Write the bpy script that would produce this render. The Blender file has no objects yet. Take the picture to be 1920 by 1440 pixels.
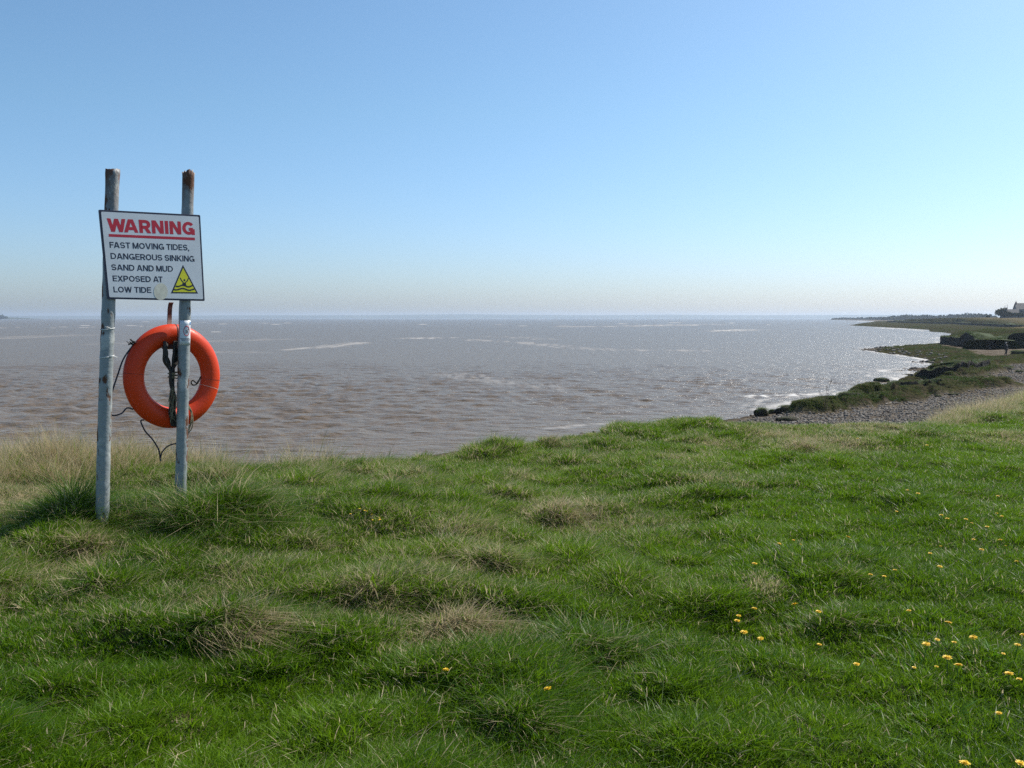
import bpy, bmesh, math, random
import numpy as np
from mathutils import Vector, Matrix, Quaternion
R = math.radians
rng = np.random.default_rng(7); random.seed(7)
SC = bpy.context.scene; COL = SC.collection

# ------------------------------------------------------------------ camera, sky, sun, exposure
F = 1663.0                       # focal length in pixels of the 1920 px wide photograph
EYE = 5.4                        # metres above the water
PITCH = math.atan(124.0/F)
cam = bpy.data.cameras.new('camera'); camo = bpy.data.objects.new('camera', cam); COL.objects.link(camo)
cam.sensor_fit = 'HORIZONTAL'; cam.angle = 2*math.atan(960/F); cam.clip_start = 0.05; cam.clip_end = 60000
camo.location = (0, 0, EYE); camo.rotation_euler = (R(90)-PITCH, 0, 0); SC.camera = camo
SUN_AZ, SUN_EL = R(52.5), R(46)    # azimuth clockwise from the viewing direction (+Y)
SUNV = Vector((math.sin(SUN_AZ)*math.cos(SUN_EL), math.cos(SUN_AZ)*math.cos(SUN_EL), math.sin(SUN_EL)))
W = bpy.data.worlds.new('World'); SC.world = W; W.use_nodes = True
nt = W.node_tree; bg = nt.nodes['Background']
sky = nt.nodes.new('ShaderNodeTexSky'); sky.sky_type = 'NISHITA'; sky.sun_disc = False
sky.sun_elevation = SUN_EL; sky.sun_rotation = SUN_AZ; sky.altitude = 0
sky.air_density = 1.0; sky.dust_density = 1.0; sky.ozone_density = 8.0
stc = nt.nodes.new('ShaderNodeTexCoord'); ssep = nt.nodes.new('ShaderNodeSeparateXYZ'); nt.links.new(stc.outputs['Generated'], ssep.inputs[0])
srm = nt.nodes.new('ShaderNodeValToRGB'); nt.links.new(ssep.outputs[2], srm.inputs[0]); srm.color_ramp.elements[0].color = (.95, .965, 1.04, 1); srm.color_ramp.elements[1].color = (.985, 1.035, .93, 1)
srm.color_ramp.elements[0].position = 0.01; srm.color_ramp.elements[1].position = 0.22
smx = nt.nodes.new('ShaderNodeMix'); smx.data_type = 'RGBA'; smx.blend_type = 'MULTIPLY'; smx.inputs[0].default_value = 1
nt.links.new(sky.outputs[0], smx.inputs[6]); nt.links.new(srm.outputs[0], smx.inputs[7]); nt.links.new(smx.outputs[2], bg.inputs[0]); bg.inputs[1].default_value = 0.119
sl = bpy.data.lights.new('sun', 'SUN'); sl.energy = 5.0; sl.angle = R(0.5); sl.color = (1, .95, .87)
so = bpy.data.objects.new('sun', sl); COL.objects.link(so); so.rotation_euler = SUNV.to_track_quat('Z', 'Y').to_euler()
so.location = (30, 20, 60)
SC.view_settings.view_transform = 'Standard'; SC.view_settings.look = 'None'
SC.view_settings.exposure = 0.4; SC.view_settings.gamma = 1
SC.cycles.max_bounces = 6; SC.cycles.diffuse_bounces = 3; SC.cycles.volume_bounces = 0; SC.cycles.use_denoising = False   # grain keeps the grass and glitter crisp
SC.cycles.transparent_max_bounces = 8; SC.cycles.sample_clamp_direct = 5

# ------------------------------------------------------------------ helpers
def ray(px, py):
    u = (px-960)/F; v = (720-py)/F; cp, sp = math.cos(PITCH), math.sin(PITCH)
    return np.array([u, cp+v*sp, -sp+v*cp])
def at_z(px, py, z):
    d = ray(px, py); t = (z-EYE)/d[2]; return np.array([d[0]*t, d[1]*t, z])
def at_y(px, py, y):
    d = ray(px, py); t = y/d[1]; return np.array([d[0]*t, y, EYE+d[2]*t])
def plan(pts, z=0.0):
    return np.array([at_z(a, b, z)[:2] for a, b in pts])
def smooth(a, b, x):
    t = np.clip((x-a)/(b-a), 0, 1); return t*t*(3-2*t)
def vnoise(x, y, seed=0):
    x = np.asarray(x, float); y = np.asarray(y, float)
    xi = np.floor(x).astype(np.int64); yi = np.floor(y).astype(np.int64); fx = x-xi; fy = y-yi
    def h(a, b):
        n = (a*374761393 + b*668265263 + seed*974634777) & 0xffffffff
        n = ((n ^ (n >> 13))*1274126177) & 0xffffffff; n = n ^ (n >> 16)
        return (n & 0xffff)/32767.5-1
    u = fx*fx*fx*(fx*(fx*6-15)+10); v = fy*fy*fy*(fy*(fy*6-15)+10)
    return (h(xi, yi)*(1-u)+h(xi+1, yi)*u)*(1-v)+(h(xi, yi+1)*(1-u)+h(xi+1, yi+1)*u)*v
def fbm(x, y, o=4, seed=0):
    s = 0; a = .5
    for k in range(o):
        s = s+a*vnoise(x*2**k+17.3*k, y*2**k-9.1*k, seed+k); a *= .5
    return s
def seg_dist(x, y, P, closed=True):
    d = np.full(x.shape, 1e12); n = len(P)
    for i in range(n if closed else n-1):
        a = P[i]; b = P[(i+1) % n]; e = b-a; L = max(e@e, 1e-12)
        t = np.clip(((x-a[0])*e[0]+(y-a[1])*e[1])/L, 0, 1)
        d = np.minimum(d, (x-a[0]-t*e[0])**2+(y-a[1]-t*e[1])**2)
    return np.sqrt(d)
def inside(x, y, P):
    r = np.zeros(x.shape, bool); n = len(P)
    for i in range(n):
        x1, y1 = P[i]; x2, y2 = P[(i+1) % n]
        if y1 == y2: continue
        c = ((y1 > y) != (y2 > y)) & (x < (x2-x1)*(y-y1)/(y2-y1)+x1); r ^= c
    return r
def sdist(x, y, P):
    d = seg_dist(x, y, P); return np.where(inside(x, y, P), d, -d)

def tag(o, label=None, cat=None, group=None, kind=None):
    if label: o['label'] = label
    if cat: o['category'] = cat
    if group: o['group'] = group
    if kind: o['kind'] = kind
    return o
def empty(name, loc=(0, 0, 0)):
    o = bpy.data.objects.new(name, None); o.empty_display_size = .1; COL.objects.link(o); o.location = loc; return o
def link(name, me, mat=None, parent=None, loc=None):
    o = bpy.data.objects.new(name, me); COL.objects.link(o)
    if mat: me.materials.append(mat)
    if parent:
        o.parent = parent
        if loc is None: o.location = [-c for c in (parent.matrix_basis.translation if parent.parent is None else
                                      (parent.matrix_basis.translation+parent.parent.matrix_basis.translation))]
    if loc is not None: o.location = loc
    return o
def npmesh(name, V, faces, smoothed=True, attrs=None):
    """V (n,3); faces = list of int arrays (m,k)"""
    me = bpy.data.meshes.new(name); V = np.asarray(V, np.float32)
    me.vertices.add(len(V)); me.vertices.foreach_set('co', V.ravel())
    faces = [np.asarray(f, np.int32) for f in faces if len(f)]
    nl = sum(f.size for f in faces); nf = sum(len(f) for f in faces)
    me.loops.add(nl); me.polygons.add(nf)
    me.loops.foreach_set('vertex_index', np.concatenate([f.ravel() for f in faces]))
    st = []; o = 0
    for f in faces:
        st.append(o+np.arange(len(f))*f.shape[1]); o += f.size
    me.polygons.foreach_set('loop_start', np.concatenate(st).astype(np.int32))
    me.update(calc_edges=True)
    me.polygons.foreach_set('use_smooth', np.full(nf, bool(smoothed)))
    for k, a in (attrs or {}).items():
        at = me.attributes.new(k, 'FLOAT', 'POINT'); at.data.foreach_set('value', np.asarray(a, np.float32))
    me.update(); return me
class MB:
    """collects pieces into one mesh"""
    def __init__(s): s.v = []; s.f = []; s.n = 0
    def add(s, V, Fs):
        s.v += [tuple(map(float, p)) for p in V]; s.f += [tuple(i+s.n for i in f) for f in Fs]; s.n = len(s.v); return s
    def tube(s, P, r, n=8, cap=True):
        P = [Vector(p) for p in P]; m = len(P); rr = r if hasattr(r, '__len__') else [r]*m
        V = []; t0 = (P[1]-P[0]).normalized(); a = t0.orthogonal().normalized()
        for i in range(m):
            t = (P[min(i+1, m-1)]-P[max(i-1, 0)]).normalized()
            a = (a-t*a.dot(t)).normalized(); b = t.cross(a)
            for k in range(n):
                q = 2*math.pi*k/n; V.append(P[i]+(a*math.cos(q)+b*math.sin(q))*rr[i])
        Fs = [(i*n+k, i*n+(k+1) % n, (i+1)*n+(k+1) % n, (i+1)*n+k) for i in range(m-1) for k in range(n)]
        if cap: Fs += [tuple(range(n))[::-1], tuple((m-1)*n+k for k in range(n))]
        return s.add(V, Fs)
    def slab(s, poly, nrm, th):
        """closed polygon (3-D, planar) given thickness th along nrm"""
        n = len(poly); nrm = Vector(nrm)
        V = [Vector(p) for p in poly]+[Vector(p)+nrm*th for p in poly]
        return s.add(V, [tuple(range(n))[::-1], tuple(range(n, 2*n))]+[(i, (i+1) % n, n+(i+1) % n, n+i) for i in range(n)])
    def box(s, c, ax, ay, az):
        c = Vector(c); ax = Vector(ax); ay = Vector(ay); az = Vector(az)
        V = [c+ax*i+ay*j+az*k for i in (-1, 1) for j in (-1, 1) for k in (-1, 1)]
        return s.add(V, [(0, 1, 3, 2), (4, 6, 7, 5), (0, 4, 5, 1), (2, 3, 7, 6), (0, 2, 6, 4), (1, 5, 7, 3)])
    def build(s, name, mat, parent=None, smoothed=False, bevel=0):
        me = bpy.data.meshes.new(name); me.from_pydata(s.v, [], s.f)
        bm = bmesh.new(); bm.from_mesh(me); bmesh.ops.recalc_face_normals(bm, faces=bm.faces); bm.to_mesh(me); bm.free()
        me.polygons.foreach_set('use_smooth', [bool(smoothed)]*len(me.polygons)); me.update()
        o = link(name, me, mat, parent)
        if bevel:
            b = o.modifiers.new('bevel', 'BEVEL'); b.width = bevel; b.segments = 2; b.limit_method = 'ANGLE'
        return o
def bez(P, n=8):
    """Catmull-Rom through points"""
    P = [Vector(p) for p in P]; out = []
    for i in range(len(P)-1):
        a = P[max(i-1, 0)]; b = P[i]; c = P[i+1]; d = P[min(i+2, len(P)-1)]
        for k in range(n):
            t = k/n
            out.append(.5*((2*b)+(c-a)*t+(2*a-5*b+4*c-d)*t*t+(3*b-a-3*c+d)*t**3))
    return out+[P[-1]]

# ------------------------------------------------------------------ materials
def mat(name):
    m = bpy.data.materials.new(name); m.use_nodes = True
    return m, m.node_tree, m.node_tree.nodes['Principled BSDF']
def N(t, typ, **kw):
    n = t.nodes.new(typ)
    for k, v in kw.items():
        if k.startswith('i_'): n.inputs[k[2:].replace('_', ' ')].default_value = v
        else: setattr(n, k, v)
    return n
def ramp(t, src, stops):
    r = t.nodes.new('ShaderNodeValToRGB'); e = r.color_ramp.elements
    while len(e) < len(stops): e.new(.5)
    for k, (p, c) in enumerate(stops):
        e[k].position = p; e[k].color = (*c, 1) if hasattr(c, '__len__') else (c, c, c, 1)
    t.links.new(src, r.inputs[0]); return r.outputs[0]
def mixc(t, fac, a, b, blend='MIX'):
    n = t.nodes.new('ShaderNodeMix'); n.data_type = 'RGBA'; n.blend_type = blend
    for s, v in ((n.inputs[0], fac), (n.inputs[6], a), (n.inputs[7], b)):
        if hasattr(v, 'default_value'): t.links.new(v, s)
        elif hasattr(v, '__len__'): s.default_value = (*v, 1)
        else: s.default_value = v
    return n.outputs[2]
def math_(t, op, a, b=0.0, c=0.0, clamp=False):
    n = t.nodes.new('ShaderNodeMath'); n.operation = op; n.use_clamp = clamp
    for s, v in zip(n.inputs, (a, b, c)):
        if hasattr(v, 'default_value'): t.links.new(v, s)
        else: s.default_value = v
    return n.outputs[0]
def attr(t, name, typ='GEOMETRY'):
    n = t.nodes.new('ShaderNodeAttribute'); n.attribute_name = name; n.attribute_type = typ; return n.outputs['Fac']
def noise(t, scale, detail=4, vec=None, rough=.55, dist=0):
    n = N(t, 'ShaderNodeTexNoise'); n.inputs['Scale'].default_value = scale; n.inputs['Detail'].default_value = detail
    n.inputs['Roughness'].default_value = rough; n.inputs['Distortion'].default_value = dist
    if vec is None:
        c = t.nodes.new('ShaderNodeTexCoord'); vec = c.outputs['Object']
    t.links.new(vec, n.inputs['Vector']); return n.outputs['Fac']
def mapping(t, scale, rot=(0, 0, 0)):
    c = t.nodes.new('ShaderNodeTexCoord'); m = t.nodes.new('ShaderNodeMapping')
    m.inputs['Scale'].default_value = scale; m.inputs['Rotation'].default_value = rot
    t.links.new(c.outputs['Object'], m.inputs['Vector']); return m.outputs[0]
def bump(t, h, dist, strength=1.0, normal=None):
    b = t.nodes.new('ShaderNodeBump'); b.inputs['Distance'].default_value = dist; b.inputs['Strength'].default_value = strength
    t.links.new(h, b.inputs['Height'])
    if normal is not None: t.links.new(normal, b.inputs['Normal'])
    return b.outputs[0]
def plain(name, col, rough=.6, var=.15, scale=12, spec=.5, bumpd=0):
    m, t, p = mat(name); p.inputs['Roughness'].default_value = rough; p.inputs['Specular IOR Level'].default_value = spec
    n = noise(t, scale, 5)
    c = ramp(t, n, [(.3, [v*(1-var) for v in col]), (.7, [min(1, v*(1+var)) for v in col])])
    t.links.new(c, p.inputs['Base Color'])
    if bumpd: t.links.new(bump(t, n, bumpd), p.inputs['Normal'])
    return m
def blade_mat(name, g1, g2, d1, d2, transl=.42, rough=.42, inst=True, drydef=0.0, spec=.2):
    m, t, p = mat(name); L = t.links
    rnd = attr(t, 'rnd'); typ = 'INSTANCER'
    dry = attr(t, 'dry', typ) if inst else None
    tint = attr(t, 'tint', typ) if inst else rnd
    g = mixc(t, tint, g1, g2)
    r2 = math_(t, 'FRACT', math_(t, 'MULTIPLY', rnd, 17.31)); r3 = math_(t, 'FRACT', math_(t, 'MULTIPLY', rnd, 41.7))
    g = mixc(t, math_(t, 'MULTIPLY', r2, .55), g, g2)
    d = mixc(t, r3, d1, d2)
    isd = math_(t, 'LESS_THAN', rnd, dry) if inst else math_(t, 'LESS_THAN', rnd, drydef)
    c = mixc(t, isd, g, d)
    L.new(c, p.inputs['Base Color']); p.inputs['Roughness'].default_value = rough; p.inputs['Specular IOR Level'].default_value = spec
    tr = t.nodes.new('ShaderNodeBsdfTranslucent')
    L.new(mixc(t, .5, c, mixc(t, isd, [min(1, v*1.65) for v in g2], d2)), tr.inputs[0])
    mx = t.nodes.new('ShaderNodeMixShader'); mx.inputs[0].default_value = transl
    L.new(p.outputs[0], mx.inputs[1]); L.new(tr.outputs[0], mx.inputs[2])
    L.new(mx.outputs[0], t.nodes['Material Output'].inputs[0]); return m
G1, G2 = (.029, .096, .003), (.122, .216, .007)
D1, D2 = (.33, .255, .135), (.58, .49, .30)
M_grass = blade_mat('grass_blades', G1, G2, D1, D2)
M_tuss = blade_mat('tussock_green', (.030, .085, .005), (.075, .15, .012), D1, D2, inst=False, drydef=.18)
M_tussmix = blade_mat('tussock_mixed', (.045, .08, .008), (.085, .13, .018), D1, D2, inst=False, drydef=.5)
M_tussdry = blade_mat('tussock_dry', (.05, .08, .02), (.09, .12, .03), (.30, .225, .12), (.54, .44, .27), inst=False, drydef=.88)
M_leaf = blade_mat('broad_leaf', (.04, .13, .006), (.09, .21, .01), D1, D2, rough=.55, transl=.35, spec=.25)
M_marsh = blade_mat('marsh_grass', (.022, .050, .007), (.048, .085, .014), (.16, .13, .06), (.25, .21, .11), rough=.6, transl=.3, spec=.12)

# ------------------------------------------------------------------ land heights
LIPX = [-80, -30, -12, -6, -4.2, -2.1, -.9, .3, 1.6, 3.5, 5.2, 6.4, 8.0, 10.5, 14, 30, 80, 400]
LIPY = [22, 14, 9.6, 8.9, 9.0, 9.5, 10.6, 11.7, 12.7, 13.3, 13.3, 13.9, 15.6, 18.2, 22, 33, 60, 150]
def lip(x): return np.interp(x, LIPX, LIPY)+.25*fbm(np.asarray(x)*.9, np.asarray(x)*0+3.3, 3, 5)
BUMPS = []                                        # (x, y, radius, height) of the tussocks
def bank(x, y, bumps=True):
    x = np.asarray(x, float); y = np.asarray(y, float)
    g = 3.735+.19*np.exp(-((x+2.6)**2/5+(y-6.7)**2/5))+.07*smooth(-3.2, -4.6, x)+.09*np.exp(-((x-2.4)**2/2.6+(y-12.7)**2/3))+.10*fbm(x*.33, y*.33, 3, 11)+.10*fbm(x*1.1, y*1.3, 3, 21)
    near = smooth(40, 15, np.hypot(x, y))
    right = smooth(-.5, 2.5, x-.15*y)
    hum = vnoise(x*2.6, y*3.2, 31); g = g+near*(.055-.03*right)*np.clip(hum+.6*vnoise(x*4.4, y*5.1, 32), -.3, 1.1)+near*.025*fbm(x*5, y*5, 2, 41)
    if bumps:
        for bx, by, br, bh in BUMPS:
            g = g+bh*np.exp(-(((x-bx)/br)**2+((y-by)/br)**2))
    s = y-lip(x)
    drop = .16*smooth(-.6, 1.0, s)+np.where(s > .2, .36*(s-.2), 0)+.25*smooth(.3, 1.3, s)
    return g-drop
SHORE_PX = [(1040, 824), (1150, 804), (1340, 792), (1400, 780), (1450, 772), (1490, 765), (1560, 752), (1630, 738), (1700, 724), (1745, 718),
            (1725, 712), (1690, 706), (1745, 701), (1718, 695.5), (1676, 696), (1715, 690), (1768, 684.5), (1725, 679), (1762, 676), (1735, 671), (1690, 664), (1650, 659), (1622, 655.5),
            (1660, 651), (1705, 648), (1768, 643), (1768, 634), (1790, 631), (1820, 628), (1780, 624), (1735, 621.5), (1735, 618.5), (1700, 616), (1640, 612.5), (1594, 610),
            (1630, 604.6), (1642, 601.8), (1600, 600.6), (1550, 599.8), (1575, 599.0)]
SP = plan(SHORE_PX, 0)
SHORE = np.vstack([[[-600, 60], [-150, 34], [-40, 29.5], [-12, 31], [-4, 34]], SP, [[3200, 6000], [9000, 6000], [9000, -900], [-600, -900]]])
SHORE[:, 0] = SHORE[:, 0]
TER1 = plan([(1767, 645.5), (1800, 650), (1838, 655), (1868, 657), (1880, 653), (1925, 656), (2050, 664), (2300, 690), (2700, 660), (2300, 625), (1960, 622), (1880, 627), (1835, 629), (1792, 633), (1768, 637)], .5)
TER2 = np.vstack([plan([(1662, 604), (1700, 606.2), (1740, 607.5), (1790, 608.6), (1812, 610.5), (1850, 612), (1890, 614.5), (1930, 617), (2100, 627), (2400, 640)], 1.0), [[1600, 300], [6000, 1000], [6000, 5600], [2500, 5600], [760, 1700]]])
def ridge(px, w, h, z=.5): return plan(px, z), w, h
RIDGES = [ridge([(1720, 703), (1760, 702), (1800, 703), (1835, 697), (1850, 692)], 2.0, .75),
          ridge([(1690, 692), (1740, 690), (1800, 686), (1880, 680)], 1.8, .4),
          ridge([(1625, 742), (1680, 731), (1740, 727), (1800, 725), (1865, 721)], 2.4, .40),
          ridge([(1505, 766), (1545, 760), (1590, 757), (1640, 750), (1700, 748)], 1.3, .42),
          ridge([(1590, 746), (1620, 742), (1660, 739)], 1.0, .45),
          ridge([(1700, 713), (1740, 708), (1790, 706)], 1.2, .4),
          ridge([(1640, 657), (1700, 655), (1750, 658), (1760, 668)], 6, .35)]
TURF = [plan([(1560, 752), (1640, 732), (1720, 720), (1880, 718), (1900, 726), (1800, 736), (1720, 748), (1640, 760), (1560, 770)], .4),
        plan([(1480, 772), (1500, 757), (1570, 750), (1640, 745), (1640, 762), (1560, 772)], .4),
        plan([(1678, 697), (1760, 684), (1840, 669), (1930, 666), (2100, 676), (1920, 682), (1850, 690), (1850, 697), (1790, 708), (1720, 709)], .4),
        plan([(1622, 656), (1700, 648), (1768, 644), (1764, 650), (1790, 659), (1836, 668), (1930, 673), (1850, 677), (1760, 684), (1690, 664)], .3)]
FARVEG = plan([(1768, 640), (1792, 631), (1818, 628), (1740, 621), (1594, 609.8), (1640, 603), (2300, 600.5), (2900, 640), (2200, 660)], .3)
def land(x, y):
    """foreshore height plus masks: veg, tan, pebble"""
    sd = sdist(x, y, SHORE)
    d = np.hypot(x, y)
    sdn = sd+np.clip(d*.012, .2, 5)*fbm(x/np.clip(d*.03, .8, 30), y/np.clip(d*.06, 1.2, 60), 4, 51)
    h = np.where(sdn > 0, .55*(1-np.exp(-np.maximum(sdn, 0)/6))+.006*np.clip(sdn, 0, 90), np.maximum(.22*sdn, -.9))
    h = h+np.where(sdn > .3, 1, .2)*(.07*fbm(x*.9, y*.9, 3, 61)+.10*fbm(x*.25, y*.25, 3, 71))
    veg = np.zeros_like(x); wob = np.clip(d*.014, .3, 6)*fbm(x/2.2, y/3.0, 4, 81)
    for P in TURF:
        veg = np.maximum(veg, smooth(-.4, .5, sdist(x, y, P)+wob))
    lump = np.abs(fbm(x/1.5, y/2.4, 3, 91))
    h = h+veg*(.06+.32*smooth(.03, .25, lump))*smooth(0, 1.5, sdn)*np.where(d > 105, .45, 1)
    for P, w, hh in RIDGES:
        r = seg_dist(x, y, P, False)+.35*w*fbm(x/1.1, y/1.6, 3, 101)
        h = h+.75*hh*smooth(w, w*.45, r); veg = np.maximum(veg, smooth(w*.95, w*.6, r))
    t1 = sdist(x, y, TER1)+2.0*fbm(x/5, y/7, 3, 111); e1 = smooth(0, .9, t1)
    h = h+e1*(1.25+.5*smooth(0, 12, t1)+.25*fbm(x/6, y/9, 3, 121)); veg = np.maximum(veg, e1)
    fv = smooth(-2, 3, sdist(x, y, FARVEG)+wob); veg = np.maximum(veg, fv)
    h = h+fv*np.clip(.15*sdn, 0, 1)*.6
    t2 = sdist(x, y, TER2)+6*fbm(x/25, y/35, 3, 131); e2 = smooth(0, 2.5, t2)
    h = h+e2*(.75+.004*np.clip(t2, 0, 200)+.3*fbm(x/40, y/60, 3, 141)); veg = np.maximum(veg, e2)
    rise = smooth(150, 310, x)*smooth(330, 540, y)*smooth(900, 620, y)
    h = h+e2*rise*2.9
    tan = np.maximum(e2*smooth(2, 22, t2)*(.75+.5*fbm(x/30, y/60, 3, 151)), e1*smooth(5, 14, t1-12*(1-smooth(118, 142, x))+8)*.9*smooth(105, 122, x))
    scarp = np.maximum(np.where((t1 > -1.2) & (t1 < .75), 1, 0), 0*t2)*np.where(sdn > 0, 1, 0)
    return h, veg, np.clip(tan, 0, 1), scarp, sdn
def ground_hit(px, py, off=0.0, fn=None):
    d = ray(px, py); fn = fn or (lambda x, y: bank(x, y))
    ts = np.linspace(1.5, 40, 4000); X = d[0]*ts; Y = d[1]*ts; Z = EYE+d[2]*ts
    g = Z-fn(X, Y)-off; ok = Y < lip(X)+.4; below = (g < 0) & ok; i = int(np.argmax(below)) if below.any() else int(np.argmin(np.where(ok, g, 99)))
    Z = fn(X, Y)+off
    return np.array([X[i], Y[i], Z[i]])

# ------------------------------------------------------------------ tussocks: places first, since they lift the ground
# (px, py of the base, width px, height px, kind, label)
TUSS = [(405, 985, 165, 120, 'g', 'large dark green grass tussock round the foot of the right post'),
        (125, 985, 150, 75, 'g', 'dark green grass tussock just left of the left post'),
        (868, 1196, 115, 78, 'd', 'straw coloured hump of dead grass, largest dry mound mid slope'),
        (888, 1064, 62, 62, 'd', 'upright tuft of dead brown grass above the straw mound'),
        (935, 1062, 60, 66, 'm', 'pale seedy grass tuft right beside the brown upright tuft'),
        (770, 1096, 95, 52, 'm', 'dark brownish green tussock left of the brown upright tuft'),
        (568, 1030, 66, 48, 'm', 'small dark tussock in mid slope to the right of the posts'),
        (1085, 1228, 170, 92, 'g', 'wide soft green tussock right of the straw mound'),
        (978, 1380, 130, 95, 'g', 'dark green tussock near the bottom beneath a tilted dandelion'),
        (772, 896, 66, 32, 'm', 'low dark tussock near the bank edge left of the crest tufts'),
        (928, 836, 56, 36, 'g', 'dark tuft standing against the water on the bank edge'),
        (1026, 822, 46, 34, 'm', 'thin pointed tuft against the water right of the dark one'),
        (1235, 934, 64, 26, 'm', 'flat dark tussock right of centre below the crest'),
        (1045, 972, 76, 52, 'd', 'rounded pale brown tuft at the middle of the slope'),
        (100, 886, 80, 62, 'm', 'bushy tussock among tall dry grass left of the left post'),
        (152, 1034, 64, 62, 'd', 'brown dead tuft below the left post'),
        (415, 1078, 56, 44, 'm', 'dark rough tuft below the right post'),
        (705, 1132, 100, 58, 'd', 'loose pale straw tuft left of the straw mound'),
        (405, 1180, 120, 60, 'd', 'combed over straw tuft at the lower left'),
        (1512, 845, 66, 26, 'd', 'flat straw tuft near the crest on the right'),
        (1726, 818, 74, 20, 'g', 'low dark turf lump under the pebble beach on the right'),
        (1575, 1180, 90, 50, 'g', 'dark green tussock among the dandelions on the right'),
        (1430, 1110, 90, 18, 'd', 'flattened patch of dead grey grass above the dandelions')]
TP = []
for px, py, w, h, k, lab in TUSS:
    c = ground_hit(px, py, 0, lambda x, y: bank(x, y, False)); m = np.hypot(*c[:2])/F
    TP.append((c, w*m/2, h*m, k, lab))
for c, rad, ht, k, lab in TP: BUMPS.append((c[0], c[1]+rad*.3, rad*.75, min(.10, ht*.28)))

# ------------------------------------------------------------------ the ground sheet (bank and foreshore share one grid)
ang = np.radians(np.concatenate([np.linspace(-85, -3, 230), np.linspace(-3, 34, 830)[1:], np.linspace(34, 88, 110)[1:]]))
dd = np.concatenate([np.linspace(.3, 2, 30), np.exp(np.arange(math.log(2.02), math.log(5800), .0072))])
AA, DD = np.meshgrid(ang, dd); GX = DD*np.sin(AA); GY = DD*np.cos(AA)
gb = bank(GX, GY)
lh, veg, tan, scarp, sdn = land(GX.ravel(), GY.ravel())
lh = lh.reshape(GX.shape); S = GY-lip(GX)
isbank = (S < 0) | (gb > lh)
GZ = np.where(S < 0, gb, np.maximum(gb, lh))
nr, nc = GX.shape; idx = np.arange(nr*nc).reshape(nr, nc)
Q = np.stack([idx[:-1, :-1], idx[:-1, 1:], idx[1:, 1:], idx[1:, :-1]], -1).reshape(-1, 4)[:, ::-1]
bq = isbank.ravel()[Q].any(1)
deep = (GZ.ravel()[Q] < -.6).all(1)
V = np.stack([GX, GY, GZ], -1).reshape(-1, 3)
def submesh(name, q, attrs):
    u, inv = np.unique(q, return_inverse=True)
    return npmesh(name, V[u], [inv.reshape(-1, 4)], True, {k: a.ravel()[u] for k, a in attrs.items()})
def m_bank():
    m, t, p = mat('bank_turf'); n1 = noise(t, 1.3, 5); n2 = noise(t, 22, 6)
    c = mixc(t, n2, (.018, .030, .008), (.045, .055, .018)); c = mixc(t, ramp(t, n1, [(.45, 0), (.62, 1)]), c, (.07, .055, .028))
    t.links.new(c, p.inputs['Base Color']); p.inputs['Roughness'].default_value = .95; p.inputs['Specular IOR Level'].default_value = .1
    t.links.new(bump(t, n2, .03), p.inputs['Normal']); return m
def m_shore():
    m, t, p = mat('foreshore'); L = t.links
    veg = attr(t, 'veg'); tan = attr(t, 'tan'); sc = attr(t, 'scarp'); wet = attr(t, 'wet')
    n1 = noise(t, .45, 6); n2 = noise(t, 3.2, 6, rough=.7); n3 = noise(t, .05, 5); vor = N(t, 'ShaderNodeTexVoronoi'); vor.inputs['Scale'].default_value = 5.5
    tc = t.nodes.new('ShaderNodeTexCoord'); L.new(tc.outputs['Object'], vor.inputs['Vector'])
    peb = mixc(t, ramp(t, vor.outputs['Color'], [(.1, .15), (.9, 1)]), (.085, .070, .053), (.22, .185, .145))
    peb = mixc(t, ramp(t, n1, [(.4, 0), (.65, 1)]), peb, (.10, .078, .055))
    mud = (.065, .052, .038); peb = mixc(t, wet, peb, mud)
    g = mixc(t, ramp(t, n2, [(.35, 0), (.7, 1)]), (.016, .026, .007), (.048, .062, .017))
    g = mixc(t, ramp(t, n3, [(.42, 0), (.6, .8)]), g, (.060, .056, .024))
    g = mixc(t, ramp(t, n1, [(.42, .9), (.58, 0)]), g, (.050, .041, .026))
    tn = mixc(t, n2, (.13, .10, .058), (.20, .162, .095))
    c = mixc(t, veg, peb, g); c = mixc(t, tan, c, tn); c = mixc(t, sc, c, (.028, .023, .016))
    L.new(c, p.inputs['Base Color']); p.inputs['Roughness'].default_value = .95; p.inputs['Specular IOR Level'].default_value = 0
    hb = math_(t, 'ADD', math_(t, 'MULTIPLY', n2, .8), math_(t, 'MULTIPLY', vor.outputs['Distance'], .4))
    L.new(bump(t, hb, .25), p.inputs['Normal']); return m
go = link('grass_bank', submesh('grass_bank', Q[bq], {}), m_bank()); tag(go, 'grassy river bank sloping to the water', 'ground', kind='structure')
wet = smooth(1.3, .1, sdn)
fo = link('foreshore', submesh('foreshore', Q[~bq & ~deep], {'veg': veg, 'tan': tan, 'scarp': scarp, 'wet': wet}), m_shore())
tag(fo, 'pebble beach, mud and salt marsh along the estuary', 'ground', kind='structure')

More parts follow.
